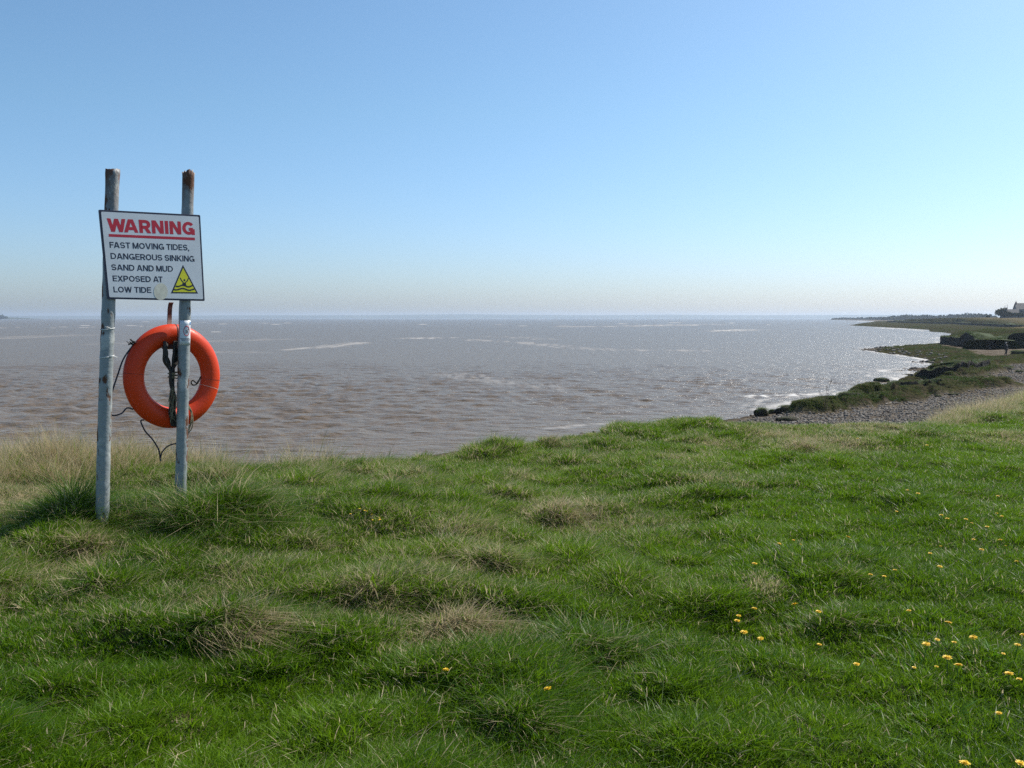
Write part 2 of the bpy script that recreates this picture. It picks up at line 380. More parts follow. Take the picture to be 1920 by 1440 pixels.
# ------------------------------------------------------------------ water
wa = np.radians(np.concatenate([np.linspace(-60, -33, 90), np.linspace(-33, 33, 950)[1:], np.linspace(33, 60, 60)[1:]]))
wp = np.concatenate([np.arange(330, 12, -.62), np.exp(np.linspace(math.log(12), math.log(.45), 60))])   # pixels under the horizon
wd = EYE*F/wp
AA, DD = np.meshgrid(wa, wd); WX = DD*np.tan(AA); WY = DD+0*AA
rowsp = np.gradient(wd)[:, None]; colsp = DD*np.gradient(np.tan(wa))[None, :]
WZ = np.zeros_like(WX); r2 = np.random.default_rng(3)
slickn = .55+.45*np.clip(1.6*fbm(WX/38+.2*WY/38, WY/90, 3, 301)+.5, 0, 1)
for k in range(46):
    lam = 0.7*math.exp(r2.random()*1.7); th = R(250)+r2.normal()*.62; kx, ky = math.cos(th)*2*math.pi/lam, math.sin(th)*2*math.pi/lam
    amp = .0062*lam**.85
    step = np.abs(ky)*rowsp+np.abs(kx)*colsp
    ph = kx*WX+ky*WY+r2.random()*6.28+1.2*fbm(WX/9, WY/9, 2, 400+k)
    WZ += amp*smooth(1.9, .9, step)*(np.sin(ph)+.28*np.sin(2*ph+1.2))
wsd = sdist(WX.ravel(), WY.ravel(), SHORE).reshape(WX.shape)
WZ *= slickn*(.35+.65*smooth(-.3, -9, wsd))
foam_sheen = np.zeros_like(WX)
nz = fbm(WX/1.6, WY/2.6, 4, 311); nz2 = fbm(WX/6, WY/14, 3, 321)
onr = smooth(8, 20, WX)
foam_sheen += onr*smooth(.9, .1, np.abs(wsd+1.0+.9*nz2+.3*nz))*smooth(-.15, .35, nz+nz2)*.6
foam_sheen += smooth(.5, .05, np.abs(wsd+2.6+2.2*nz2))*smooth(.0, .3, nz)*.4*smooth(-3, 6, WX)
def stroke(px, w, s, rough=1.0):
    global foam_sheen
    P = plan(px, 0); dm = np.hypot(*P.mean(0))
    r = seg_dist(WX, WY, P, False)+w*.9*fbm(WX/(dm*.012), WY/(dm*.12), 4, 331)
    foam_sheen = np.maximum(foam_sheen, s*smooth(w, w*.2, r)*smooth(-.5*rough, .35, fbm(WX/(dm*.006), WY/(dm*.05), 4, 341)))
stroke([(1400, 743), (1470, 741), (1560, 738), (1640, 731), (1700, 722)], .9, .9)
stroke([(1395, 760), (1450, 756)], .4, .6)
stroke([(1690, 712), (1720, 706), (1740, 703)], 1.6, 1.0)
stroke([(1710, 722), (1730, 719)], .8, .9)
stroke([(535, 656), (600, 651), (640, 647), (668, 642)], 4.0, .42)  # mid-water slicks: foam and sky reflection painted in as pale colour
stroke([(880, 637), (960, 641), (1020, 646), (1080, 652), (1150, 656), (1290, 657)], 5, .28)
stroke([(940, 631), (1010, 636)], 6, .3)
stroke([(1080, 612.5), (1200, 611), (1305, 608.5)], 30, .45)
stroke([(1350, 621), (1396, 618.5)], 16, .6)
stroke([(778, 634.5), (815, 633)], 7, .5)
stroke([(330, 662), (420, 660), (470, 661)], 4, .2)
stroke([(0, 634), (80, 631), (160, 628)], 12, .28)
stroke([(210, 645), (300, 642), (520, 636)], 9, .18)
stroke([(850, 702), (910, 711), (975, 720), (1040, 728)], 2.4, .2)
stroke([(1630, 613.5), (1700, 617), (1740, 620)], 6, .6)
stroke([(1640, 658), (1700, 667), (1735, 674)], 1.5, .7)
stroke([(1600, 602.5), (1640, 602)], 30, .8)
rw = random.Random(5)
for k in range(95):                                # breaking crests on the far shoal
    px = rw.choice([rw.uniform(0, 700), rw.uniform(0, 430), rw.uniform(700, 1500)]); py = rw.gauss(609.5, 3.6) if px < 430 else rw.gauss(607.5, 2.0)
    if py < 603: continue
    c = at_z(px, py, 0)[:2]; L = rw.uniform(1.5, 9)*c[1]/800; wd_ = rw.uniform(.6, 1.3)*c[1]/110
    r = np.hypot((WX-c[0])/L, (WY-c[1]+.3*(WX-c[0]))/(wd_*1.3)); foam_sheen = np.maximum(foam_sheen, rw.uniform(.45, 1)*smooth(1.1, .35, r+.3*nz))
nr, nc = WX.shape; idx = np.arange(nr*nc).reshape(nr, nc)
Q = np.stack([idx[:-1, :-1], idx[:-1, 1:], idx[1:, 1:], idx[1:, :-1]], -1).reshape(-1, 4)
Q = Q[(wsd.ravel()[Q] < 14).any(1)]
u, inv = np.unique(Q, return_inverse=True)
def m_water():
    m, t, p = mat('muddy_water'); L = t.links
    fo = attr(t, 'foam_sheen'); sl = attr(t, 'slick')
    n0 = noise(t, .012, 4); n1 = noise(t, 1.0, 3, mapping(t, (.42, 1.15, 1), (0, 0, R(-12)))); n2 = noise(t, 1.0, 4, mapping(t, (1.5, 3.8, 1), (0, 0, R(9)))); n3 = noise(t, 9, 3)
    base = mixc(t, n0, (.118, .080, .041), (.148, .105, .058))
    base = mixc(t, ramp(t, n3, [(.3, 0), (.75, 1)]), base, (.146, .095, .046))
    ff = math_(t, 'MULTIPLY', fo, ramp(t, n2, [(.3, .55), (.6, 1)]))
    L.new(mixc(t, ff, base, (.72, .70, .66)), p.inputs['Base Color'])
    p.inputs['IOR'].default_value = 1.33
    L.new(math_(t, 'ADD', .26, math_(t, 'MULTIPLY', ff, .5)), p.inputs['Roughness'])
    b = bump(t, n1, .36, 1.0); b2 = bump(t, n2, .17, 1.0, b); b3 = bump(t, n3, .022, 1.0, b2)
    L.new(b3, p.inputs['Normal']); return m
wo = link('water', npmesh('water', np.stack([WX, WY, WZ], -1).reshape(-1, 3)[u], [inv.reshape(-1, 4)], True,
          {'foam_sheen': np.clip(foam_sheen, 0, 1).ravel()[u], 'slick': slickn.ravel()[u]}), m_water())
tag(wo, 'brown choppy estuary water', 'water', kind='structure')
# ------------------------------------------------------------------ grass: clump sources and scattered instances (uncountable stuff)
def blades(n, rad, hmin, hmax, wid, lean, bend, bias=(0, 0), levels=4, r=None, rootpow=.5, tipw=.0, scat=1.1):
    r = r or rng
    a = r.random(n)*2*math.pi; q = rad*r.random(n)**rootpow
    bx, by = q*np.cos(a), q*np.sin(a); h = hmin+(hmax-hmin)*r.random(n)**1.2; w = wid*(.6+.8*r.random(n))
    la = a+r.normal(size=n)*scat; lx = np.cos(la)*lean*r.random(n)+bias[0]+r.normal(size=n)*.12; ly = np.sin(la)*lean*r.random(n)+bias[1]+r.normal(size=n)*.12
    fa = r.random(n)*math.pi; sx, sy = np.cos(fa), np.sin(fa); bd = bend*(.3+1.1*r.random(n))
    Vs = []; Hs = []
    for k in range(levels):
        t = k/levels
        off = t*(1+bd*t*1.6); z = h*t*(1-.38*bd*t*np.minimum(1.5, np.hypot(lx, ly)+.3))
        ww = w*(1-t**1.6*(1-tipw))*(.75+.5*min(1, t*3)) if k else w*.75
        cx = bx+lx*h*off; cy = by+ly*h*off
        Vs.append(np.stack([cx-sx*ww/2, cy-sy*ww/2, z], -1)); Vs.append(np.stack([cx+sx*ww/2, cy+sy*ww/2, z], -1))
    off = 1+bd*1.6; Vs.append(np.stack([bx+lx*h*off, by+ly*h*off, h*(1-.38*bd*np.minimum(1.5, np.hypot(lx, ly)+.3))], -1))
    m = 2*levels+1; V = np.stack(Vs, 1).reshape(-1, 3); b0 = np.arange(n)*m
    Q = np.concatenate([np.stack([b0+2*k, b0+2*k+1, b0+2*k+3, b0+2*k+2], -1) for k in range(levels-1)])
    T = np.stack([b0+2*levels-2, b0+2*levels-1, b0+2*levels], -1)
    return V, Q, T, np.repeat(r.random(n), m)
def blade_mesh(name, sets):
    Vs, Qs, Ts, Rs = [], [], [], []; o = 0
    for V, Q, T, rn in sets:
        Vs.append(V); Qs.append(Q+o); Ts.append(T+o); Rs.append(rn); o += len(V)
    return npmesh(name, np.concatenate(Vs), [np.concatenate(Qs), np.concatenate(Ts)], True, {'rnd': np.concatenate(Rs)})
def source_collection(name, meshes, m):
    c = bpy.data.collections.new(name)
    for i, me in enumerate(meshes):
        me.materials.append(m); o = bpy.data.objects.new('%s_%02d' % (name, i), me); c.objects.link(o)
    return c
def scatter(name, P, rot, scale, var, coll, attrs, label, cat):
    me = npmesh(name, P, [np.zeros((0, 3), int)] if False else [], True) if False else bpy.data.meshes.new(name)
    me.vertices.add(len(P)); me.vertices.foreach_set('co', np.asarray(P, np.float32).ravel())
    for k, a in dict(attrs, sc=scale).items():
        at = me.attributes.new(k, 'FLOAT', 'POINT'); at.data.foreach_set('value', np.asarray(a, np.float32))
    at = me.attributes.new('rot', 'FLOAT_VECTOR', 'POINT'); at.data.foreach_set('vector', np.asarray(rot, np.float32).ravel())
    at = me.attributes.new('var', 'INT', 'POINT'); at.data.foreach_set('value', np.asarray(var, np.int32))
    o = bpy.data.objects.new(name, me); COL.objects.link(o)
    g = bpy.data.node_groups.new(name, 'GeometryNodeTree')
    g.interface.new_socket('Geometry', in_out='INPUT', socket_type='NodeSocketGeometry'); g.interface.new_socket('Geometry', in_out='OUTPUT', socket_type='NodeSocketGeometry')
    i = g.nodes.new('NodeGroupInput'); out = g.nodes.new('NodeGroupOutput'); ci = g.nodes.new('GeometryNodeCollectionInfo')
    ci.inputs['Collection'].default_value = coll; ci.inputs['Separate Children'].default_value = True; ci.inputs['Reset Children'].default_value = True
    ip = g.nodes.new('GeometryNodeInstanceOnPoints'); ip.inputs['Pick Instance'].default_value = True
    def na(n, dt):
        a = g.nodes.new('GeometryNodeInputNamedAttribute'); a.data_type = dt; a.inputs[0].default_value = n; return a.outputs[0]
    g.links.new(i.outputs[0], ip.inputs['Points']); g.links.new(ci.outputs[0], ip.inputs['Instance'])
    g.links.new(na('var', 'INT'), ip.inputs['Instance Index']); g.links.new(na('sc', 'FLOAT'), ip.inputs['Scale'])
    e = g.nodes.new('FunctionNodeEulerToRotation'); g.links.new(na('rot', 'FLOAT_VECTOR'), e.inputs[0]); g.links.new(e.outputs[0], ip.inputs['Rotation'])
    g.links.new(ip.outputs[0], out.inputs[0])
    md = o.modifiers.new('scatter', 'NODES'); md.node_group = g
    return tag(o, label, cat, kind='stuff')
NV = 8
WIND = (.17, -.10)
lawn = source_collection('lawn', [blade_mesh('lawn', [blades(64, .075, .022, .060, .0042, .8, .8, (.06, -.04)), blades(5, .07, .05, .085, .0032, .6, .9, (.1, -.05))]) for _ in range(NV)], M_grass)
long_ = source_collection('long', [blade_mesh('long', [blades(66, .075, .040, .105, .0036, .75, 1.0, WIND), blades(7, .075, .08, .15, .0024, .7, 1.0, WIND)]) for _ in range(NV)], M_grass)
tall = source_collection('tall', [blade_mesh('tall', [blades(14, .08, .18, .38, .0024, .4, .7, (.14, -.05)), blades(36, .10, .07, .20, .0030, .7, .9, (.15, -.05))]) for _ in range(NV)], M_grass)
def leafy(n):
    return blade_mesh('leafy', [blades(n, .06, .03, .06, .012, 1.4, 1.0, levels=4, tipw=.3)])
thatch = source_collection('thatch', [blade_mesh('thatch', [blades(30, .10, .012, .045, .0032, 3.4, .5, (.2, -.1)), blades(14, .09, .03, .07, .0028, 1.6, .9, (.2, -.1))]) for _ in range(NV)], M_grass)
leaf = source_collection('leafy', [leafy(16) for _ in range(NV)], M_leaf)
def pts(n, x0, x1, y0, y1): return x0+(x1-x0)*rng.random(n), y0+(y1-y0)*rng.random(n)
def in_view(x, y, m=1.17): return np.abs(x) < y*.577*m+2.4
def blob_mask(x, y, L):
    wob = 1+.9*fbm(x*2.2, y*2.0, 4, 210)
    v = np.zeros_like(x)
    for px, py, w, s in L:
        c = ground_hit(px, py); r = w*np.hypot(*c[:2])/F
        v = np.maximum(v, s*np.exp(-((x-c[0])/r)**2-((y-c[1])/(r*1.25))**2))
    return np.clip(v*wob, 0, 1)
POSTGAP = [(192, 958), (338, 918)]
def grass_fields(x, y):
    d = np.hypot(x, y); right = smooth(-.6, 2.2, x-.14*(y-4)+.5*fbm(x*.8, y*.8, 3, 201))
    s = y-lip(x); edge = smooth(-2.2, -.2, s)
    lowl = smooth(5.2, 3.6, y+.4*fbm(x*.7, y*.7, 3, 207))           # lush strip nearest the viewer
    n = .65*fbm(x*1.5, y*1.2, 4, 203)+.42*vnoise(x*2.6, y*3.2, 31)+.2*fbm(x*5, y*5, 2, 204)
    length = np.clip(.34*(1-right)*(1-.5*lowl)+.85*n+.12, 0, 1)
    dry = np.clip((.15+.48*np.clip(fbm(x*1.9, y*1.5, 4, 206)+.05, 0, 1))*(1-.75*right)*(1-.8*lowl)+.02, 0, .8)
    dry = np.maximum(dry, .30*edge*(1-right)); dry = np.maximum(dry, .34*edge*right*smooth(-.2, .2, fbm(x*1.1, y*1.1, 3, 208)))
    dry = np.maximum(dry, blob_mask(x, y, DRYB)); dry = dry*(1-blob_mask(x, y, GREENB))
    return length, dry, right, edge
DRYB = [(60, 880, 200, 1.1), (20, 945, 120, .9), (270, 880, 110, .9), (150, 870, 140, 1.1), (400, 890, 90, .5), (560, 900, 140, .4), (840, 1190, 130, .62), (700, 1120, 100, .55), (400, 1140, 120, .55),
        (470, 1180, 80, .55), (900, 1020, 130, .5), (1060, 960, 150, .5), (1180, 990, 110, .5), (1350, 900, 130, .45), (1250, 870, 120, .4), (1500, 830, 130, .62),
        (1640, 805, 120, .5), (1840, 770, 130, .6), (1880, 820, 90, .4), (1320, 830, 80, .45), (720, 1000, 100, .4), (600, 1160, 90, .45), (1430, 1100, 40, .6), (950, 1200, 60, .6)]
GREENB = [(420, 960, 90, .75), (130, 950, 80, .8), (760, 1120, 60, .6), (1080, 1190, 110, .6), (250, 950, 60, .5), (1500, 950, 200, .4)]
def place(name, coll, n, dens, hfun, label, cat, lean=.25, region=None):
    x, y = pts(n, -16, 22, 1.9, 27); s = y-lip(x)
    k = in_view(x, y) & (s < 1.6); x, y = x[k], y[k]
    ln, dry, right, edge = grass_fields(x, y); d = np.hypot(x, y)
    pr = dens(x, y, ln, dry, right, edge, d); k = rng.random(len(x)) < pr
    x, y, ln, dry, right, edge, d = [a[k] for a in (x, y, ln, dry, right, edge, d)]
    z = bank(x, y)-.006; m = len(x)
    rot = np.stack([rng.normal(size=m)*lean*.5, rng.normal(size=m)*lean*.5, rng.normal(size=m)*.75], -1)
    sc = hfun(x, y, ln, dry, right, edge, d)*(.75+.5*rng.random(m))
    tint = np.clip(.42+1.1*fbm(x*.9, y*.7, 4, 205)-.04*right+.14*rng.normal(size=m), 0, 1)
    print(name, m)
    return scatter(name, np.stack([x, y, z], -1), rot, sc, rng.integers(0, NV, m), coll, {'dry': np.ones(m) if name == 'thatch_straw' else np.maximum(dry*(.6+.8*rng.random(m)), .85*edge*(name == 'tall_dry_grass')), 'tint': tint}, label, cat)
fall = lambda d: np.clip(4.2/d, 0, 1)**.85
place('lawn_grass', lawn, 900000, lambda x, y, ln, dry, r, e, d: fall(d)*np.clip(1.15-.9*ln, .15, 1)*.75,
      lambda x, y, ln, dry, r, e, d: (.85+.5*ln)*(1+.012*d), 'short lush green grass covering the bank', 'grass')
place('meadow_grass', long_, 800000, lambda x, y, ln, dry, r, e, d: fall(d)*np.clip(1.5*ln-.12, .02, 1)*.75,
      lambda x, y, ln, dry, r, e, d: (.55+.75*ln)*(1-.15*r)*(1+.012*d), 'longer wind combed grass mixed with straw on the bank', 'grass')
place('tall_dry_grass', tall, 330000, lambda x, y, ln, dry, r, e, d: np.clip(fall(d)*(.5*np.clip(dry-.36, 0, 1)**1.2+1.6*e*smooth(-1.0, -2.0, x)*smooth(.25, .6, dry)+.6*smooth(5.8, 7.8, x)*e*smooth(-1.6, -.3, y-lip(x))), 0, 1)*(1-.8*smooth(5.6, 4.4, d)),
      lambda x, y, ln, dry, r, e, d: .55+.8*e*smooth(-1.2, -2.2, x)+.40*smooth(6, 8, x)*e, 'tall bleached dry grass along the bank edge', 'grass')
place('thatch_straw', thatch, 300000, lambda x, y, ln, dry, r, e, d: np.clip(fall(d)*(1.3*np.clip(dry-.16, 0, 1)+.03*(1-r)), 0, 1),
      lambda x, y, ln, dry, r, e, d: .8+.3*ln, 'matted dead straw lying among the grass', 'straw', lean=.5)
place('low_leaves', leaf, 150000, lambda x, y, ln, dry, r, e, d: fall(d)*(.30*r*smooth(.0, .25, fbm(x*1.3, y*1.3, 3, 209))+.02)*(1-dry),
      lambda x, y, ln, dry, r, e, d: .75+0*d, 'broad clover and dandelion leaves in the lawn', 'leaves', lean=.5)

# ------------------------------------------------------------------ tussocks one can point at
for i, (c, rad, ht, k, lab) in enumerate(TP):
    r = np.random.default_rng(100+i); big = max(rad, .1); n = int(np.clip(5200*rad*rad*3.0+260, 260, 2000))
    hh = float(np.clip(ht*(.58 if i == 15 else .8), .07, .28))*(1.5 if i == 0 else 1.25 if i == 1 else 1); n = int(n*1.5)
    bias = {'g': (.12, -.10), 'm': (.16, -.10), 'd': (.22, -.18)}[k]
    if i in (18, 22): bias = (.9, -.35)
    flat = .5 if i == 22 else 1
    sets = [blades(n, rad*.9, hh*.30*flat, hh*.95*flat, .0040, 1.25 if k == 'd' else .95, .9, bias, 5, r, .55, scat=2.6 if k == 'd' else 1.3), blades(n//7, rad*.8, hh*.7*flat, hh*1.25*flat, .0028, .9, 1.0, bias, 5, r, .6)]
    for q in range(2):                                        # ragged, lopsided outline
        Vq = sets[q][0].reshape(-1, 11, 3); rx, ry = Vq[:, 0, 0], Vq[:, 0, 1]; ff = fbm(rx/rad*2.2+i*7, ry/rad*2.2, 3, 700+i)
        kk = np.clip(.85+1.5*ff, .25, 1.5)*(1-.45*np.clip(np.hypot(rx, ry)/rad, 0, 1)); Vq[:, :, 2] *= kk[:, None]
        Vq[:, :, 0] += (rx*.5*(1+ff))[:, None]
    me = blade_mesh('grass_tussock', sets)
    co = np.zeros(len(me.vertices)*3, np.float32); me.vertices.foreach_get('co', co); co = co.reshape(-1, 3)
    m = 11; roots = co.reshape(-1, m, 3)[:, 0, :2]; X = c[0]+roots[:, 0]; Y = c[1]+rad*.3+roots[:, 1]; z0 = bank(X, Y)-.01
    base = float(bank(np.array([c[0]]), np.array([c[1]+rad*.3]))[0])-.02
    co[:, 2] += np.repeat(z0-base, m); me.vertices.foreach_set('co', co.ravel()); me.update()
    o = link('grass_tussock', me, {'g': M_tuss, 'm': M_tussmix, 'd': M_tussdry}[k], None, (c[0], c[1]+rad*.3, base))
    tag(o, lab, 'tussock', 'grass tussocks on the bank')

# ------------------------------------------------------------------ dandelions, each with head and stem
def m_petal():
    m, t, p = mat('dandelion_yellow'); n = noise(t, 300, 2)
    t.links.new(mixc(t, n, (.80, .46, .002), (.86, .60, .004)), p.inputs['Base Color']); p.inputs['Roughness'].default_value = .6; return m
M_petal = m_petal(); M_stem = plain('stem_green', (.10, .16, .04), .5)
def petal_head(r, nrow=4):
    Vs = []; Fs = []
    rr = random.Random(r)
    for row in range(nrow):
        n = 22-3*row; L = .021*(1-.17*row); up = .06+.20*row
        for k in range(n):
            a = 2*math.pi*(k+rr.random()*.6)/n; l = L*rr.uniform(.85, 1.1); w = .0022; b = len(Vs)
            ca, sa = math.cos(a), math.sin(a); e = up+rr.uniform(-.12, .12)
            for (q, wz) in ((.002, .6), (l*.6, 1), (l, .7)):
                z = math.sin(e)*q+.003+(.0015 if q > .005 else 0); x = math.cos(e)*q
                Vs += [(ca*x-sa*w*wz, sa*x+ca*w*wz, z), (ca*x+sa*w*wz, sa*x-ca*w*wz, z)]
            Fs += [(b, b+1, b+3, b+2), (b+2, b+3, b+5, b+4)]
    b = len(Vs); Vs += [(.009*math.cos(k*math.pi/4), .009*math.sin(k*math.pi/4), .006) for k in range(8)]+[(0, 0, .011), (0, 0, -.004)]
    for k in range(8): Fs += [(b+k, b+(k+1) % 8, b+8), (b+(k+1) % 8, b+k, b+9)]
    me = bpy.data.meshes.new('flower_head'); me.from_pydata(Vs, [], Fs); me.materials.append(M_petal); return me
HEADS = [petal_head(i) for i in range(5)]
def stem_mesh():
    mb = MB(); mb.tube([(0.012, .0, -.105), (.007, .0, -.06), (.002, 0, -.02), (0, 0, 0)], [.0022, .002, .0018, .0022], 6)
    me = bpy.data.meshes.new('stem'); me.from_pydata(mb.v, [], mb.f); me.materials.append(M_stem); return me
STEM = stem_mesh()
DAND = [(837, 1258, 1.0, 'dandelion alone in the grass below the straw mound'), (1027, 1295, 1.1, 'steeply tilted dandelion above the dark tussock at the bottom'),
 (1701, 920, .8, 'smaller flower of the farthest dandelion pair on the right lawn'), (1721, 927, 1.1, 'larger flower of the farthest dandelion pair on the right lawn'),
 (1871, 931, .9, 'far dandelion just above a dark tussock shadow by the right edge'), (1681, 960, .8, 'dandelion alone below the farthest pair'),
 (1765, 967, 1.0, 'upper flower of two touching dandelions high on the lawn'), (1776, 974, 1.0, 'lower flower of two touching dandelions high on the lawn'),
 (1811, 975, .9, 'dandelion between the touching pair and the right hand pair'), (1822, 981, .6, 'tiny half open dandelion under the one right of the touching pair'),
 (1869, 964, .8, 'upper flower of the right hand pair near the crest'), (1878, 970, .9, 'lower flower of the right hand pair near the crest'),
 (1851, 989, .9, 'dandelion on a lit clump below the right hand pair'), (1461, 1021, .9, 'leftmost flower of three above the dead grass patch'),
 (1488, 1014, .8, 'topmost flower of three above the dead grass patch'), (1501, 1022, .6, 'withered small flower of three above the dead grass patch'),
 (1590, 1009, 1.2, 'large tilted dandelion alone in the middle of the right lawn'), (1764, 1025, .6, 'small dandelion in the middle row left of the bright three'),
 (1825, 1013, .8, 'left flower of three in the middle row at right'), (1875, 1014, 1.0, 'right flower of three in the middle row at right'),
 (1886, 1025, .5, 'tiny bud flower beneath the right one of the middle row'), (1840, 1032, 1.0, 'lowest flower of three in the middle row at right'),
 (1744, 1039, .8, 'dandelion above a pale twist of dry stalk'), (1762, 1064, 1.0, 'dandelion below a pale twist of dry stalk'),
 (1906, 1054, .8, 'dandelion at the right edge level with the pale twist'), (1678, 1070, .8, 'right flower of a loose trio in the mid lawn'),
 (1632, 1079, .9, 'left flower of a loose trio in the mid lawn'), (1658, 1082, .8, 'middle flower of a loose trio in the mid lawn'),
 (1415, 1059, 1.1, 'dandelion directly above the flattened dead grass patch'), (1490, 1136, 1.3, 'large tilted dandelion below the dead grass patch'),
 (1534, 1149, 1.0, 'dandelion on the rim of the dark tussock'), (1414, 1143, 1.0, 'dandelion at the head of the left hand string of five'),
 (1385, 1157, .9, 'upper flower of a stacked pair in the left hand string'), (1382, 1167, 1.0, 'lower flower of a stacked pair in the left hand string'),
 (1395, 1188, 1.2, 'largest flower of the left hand string'), (1426, 1199, 1.0, 'last upturned flower of the left hand string'),
 (1536, 1211, .8, 'small dandelion below the dark tussock'), (1704, 1147, .8, 'dull half closed dandelion in the lower mid lawn'),
 (1778, 1170, 1.1, 'dandelion alone above the lower right cluster'), (1825, 1198, 1.2, 'long tilted flower at the right of the lower right cluster'),
 (1757, 1201, .8, 'upright half open flower of the lower right cluster'), (1737, 1211, 1.2, 'leftmost big flower of the lower right cluster'),
 (1789, 1206, .7, 'small pale flower in the middle of the lower right cluster'), (1606, 1248, .9, 'dandelion alone left of the lower right cluster'),
 (1776, 1236, 1.3, 'upper flower of the biggest pair under the cluster'), (1797, 1250, 1.2, 'lower flower of the biggest pair under the cluster'),
 (1756, 1251, .6, 'tiny orange bud beside the biggest pair'), (1714, 1253, .6, 'pale closed bud left of the biggest pair'),
 (1908, 1211, .9, 'dandelion by the right edge level with the cluster'), (1918, 1192, 1.0, 'dandelion cut by the right edge of the lawn view'),
 (1881, 1229, .6, 'tiny flower between the biggest pair and the right edge'), (1892, 1268, 1.2, 'broad flower low by the right edge with a dull one beside'),
 (1911, 1277, .8, 'dull flower low by the right edge beside a broad one'), (1873, 1339, .8, 'pale dandelion next to dry stalks near the lower right corner'),
 (1809, 1434, 1.2, 'dandelion on the bottom edge, left of two'), (1913, 1435, 1.1, 'dandelion in the lower right corner, right of two'),
 (1608, 823, .9, 'yellow speck of a dandelion on the crest below the pebbles'), (1738, 836, 1.2, 'brighter dandelion on the crest below the dark turf lump')]
proto = None
for i, (px, py, s, lab) in enumerate(DAND):
    s *= .76; c = ground_hit(px, py, .10*s+.006)
    root = empty('dandelion', (c[0], c[1], c[2]-.1)) if proto is None else proto.copy()
    if proto is None:
        h = link('flower_head', HEADS[0], None, root, (0, 0, .1)); st = link('stem', STEM, None, root, (0, 0, .1)); proto = root; ph, ps = h, st
    else:
        COL.objects.link(root)
        h = ph.copy(); h.data = HEADS[i % 5]; COL.objects.link(h); h.parent = root; st = ps.copy(); COL.objects.link(st); st.parent = root
    root.location = (c[0], c[1], c[2]-.098*s); root.scale = (s, s, s)
    tilt = R(random.uniform(3, 14)) if 'tilted' not in lab else R(30)
    h.rotation_euler = (tilt*random.uniform(-.2, .5), tilt*random.uniform(.5, 1), random.uniform(0, 6)); st.rotation_euler = (0, 0, random.uniform(0, 6))
    tag(root, 'yellow '+lab if 'yellow' not in lab else lab, 'flower', 'dandelions in the lawn')
def celandine(px, py, lab, n):
    c = ground_hit(px, py, .05); st = MB(); o = empty('buttercup', (c[0], c[1], c[2]-.12))
    for k in range(n):
        q = Vector((c[0]+random.uniform(-.06, .06), c[1]+random.uniform(-.06, .06), c[2]+random.uniform(.03, .08)))
        st.tube([(c[0], c[1], c[2]-.1), (q+Vector((c[0], c[1], c[2]-.1)))/2+Vector((.005, 0, .01)), q], .0012, 5)
        mb = MB()
        for a in range(5):
            t = a*1.2566+random.random()*.3; d = Vector((math.cos(t), math.sin(t), .35))*.0095; e = Vector((-math.sin(t), math.cos(t), 0))*.0042
            mb.add([q, q+d*.6+e, q+d, q+d*.6-e], [(0, 1, 2, 3)])
        mb.build('flower_head', M_petal, o)
    st.build('stem', M_stem, o, True)
    tag(o, lab, 'flower', 'buttercups left of the slope')
celandine(672, 972, 'small yellow buttercup tuft, the left one of two on the slope', 4)
celandine(708, 986, 'small yellow buttercup tuft, the right one of two on the slope', 6)

# ------------------------------------------------------------------ warning sign: two posts, board, hook, sticker, ties
YAW = R(46); TV = Vector((math.cos(YAW), math.sin(YAW), 0)); NV_ = Vector((math.sin(YAW), -math.cos(YAW), 0))   # along the board, towards the viewer
P0 = Vector(at_y(200, 640, 6.30))
def onp(px, py, off=0.0):
    d = Vector(ray(px, py)); o = Vector((0, 0, EYE)); q = P0+NV_*off
    return o+d*((q-o).dot(NV_)/d.dot(NV_))
def m_post():
    m, t, p = mat('weathered_post_paint'); L = t.links; tc = t.nodes.new('ShaderNodeTexCoord')
    n1 = noise(t, 9, 6, mapping(t, (1.3, 1.3, .55)), .62); n2 = noise(t, 30, 6); top = attr(t, 'top')
    rust = mixc(t, n2, (.022, .014, .011), (.20, .075, .032))
    paint = mixc(t, n2, (.185, .205, .208), (.31, .335, .335))
    f = math_(t, 'ADD', ramp(t, n1, [(.565, 0), (.59, 1)]), math_(t, 'MULTIPLY', top, ramp(t, n1, [(.38, 0), (.48, 1)])), clamp=True)
    pale = ramp(t, noise(t, 5, 4), [(.58, 0), (.66, .6)])
    L.new(mixc(t, f, mixc(t, pale, paint, (.52, .53, .50)), rust), p.inputs['Base Color'])
    L.new(math_(t, 'ADD', .42, math_(t, 'MULTIPLY', f, .45)), p.inputs['Roughness'])
    L.new(bump(t, math_(t, 'ADD', math_(t, 'MULTIPLY', f, -.6), n2), .004), p.inputs['Normal']); return m
M_post = m_post()
M_white = plain('sign_white', (.64, .67, .70), .4, .06, 9); M_navy = plain('sign_navy', (.012, .018, .045), .45, .1)
M_red = plain('sign_red', (.50, .012, .035), .45, .08); M_yel = plain('sign_yellow', (.70, .66, .02), .4, .05)
M_stain = plain('old_sticker', (.62, .60, .50), .7, .14, 25); M_dark = plain('dark_print', (.03, .035, .05), .6, .1)
M_rust = plain('rusty_steel', (.11, .042, .034), .75, .35, 30, bumpd=.003)
M_tie = plain('white_tie', (.7, .7, .67), .5, .05)
sign = empty('warning_sign', (P0.x+.3, P0.y+.13, 3.9))
tag(sign, 'white tide warning board on two grey rust flecked posts', 'warning sign')
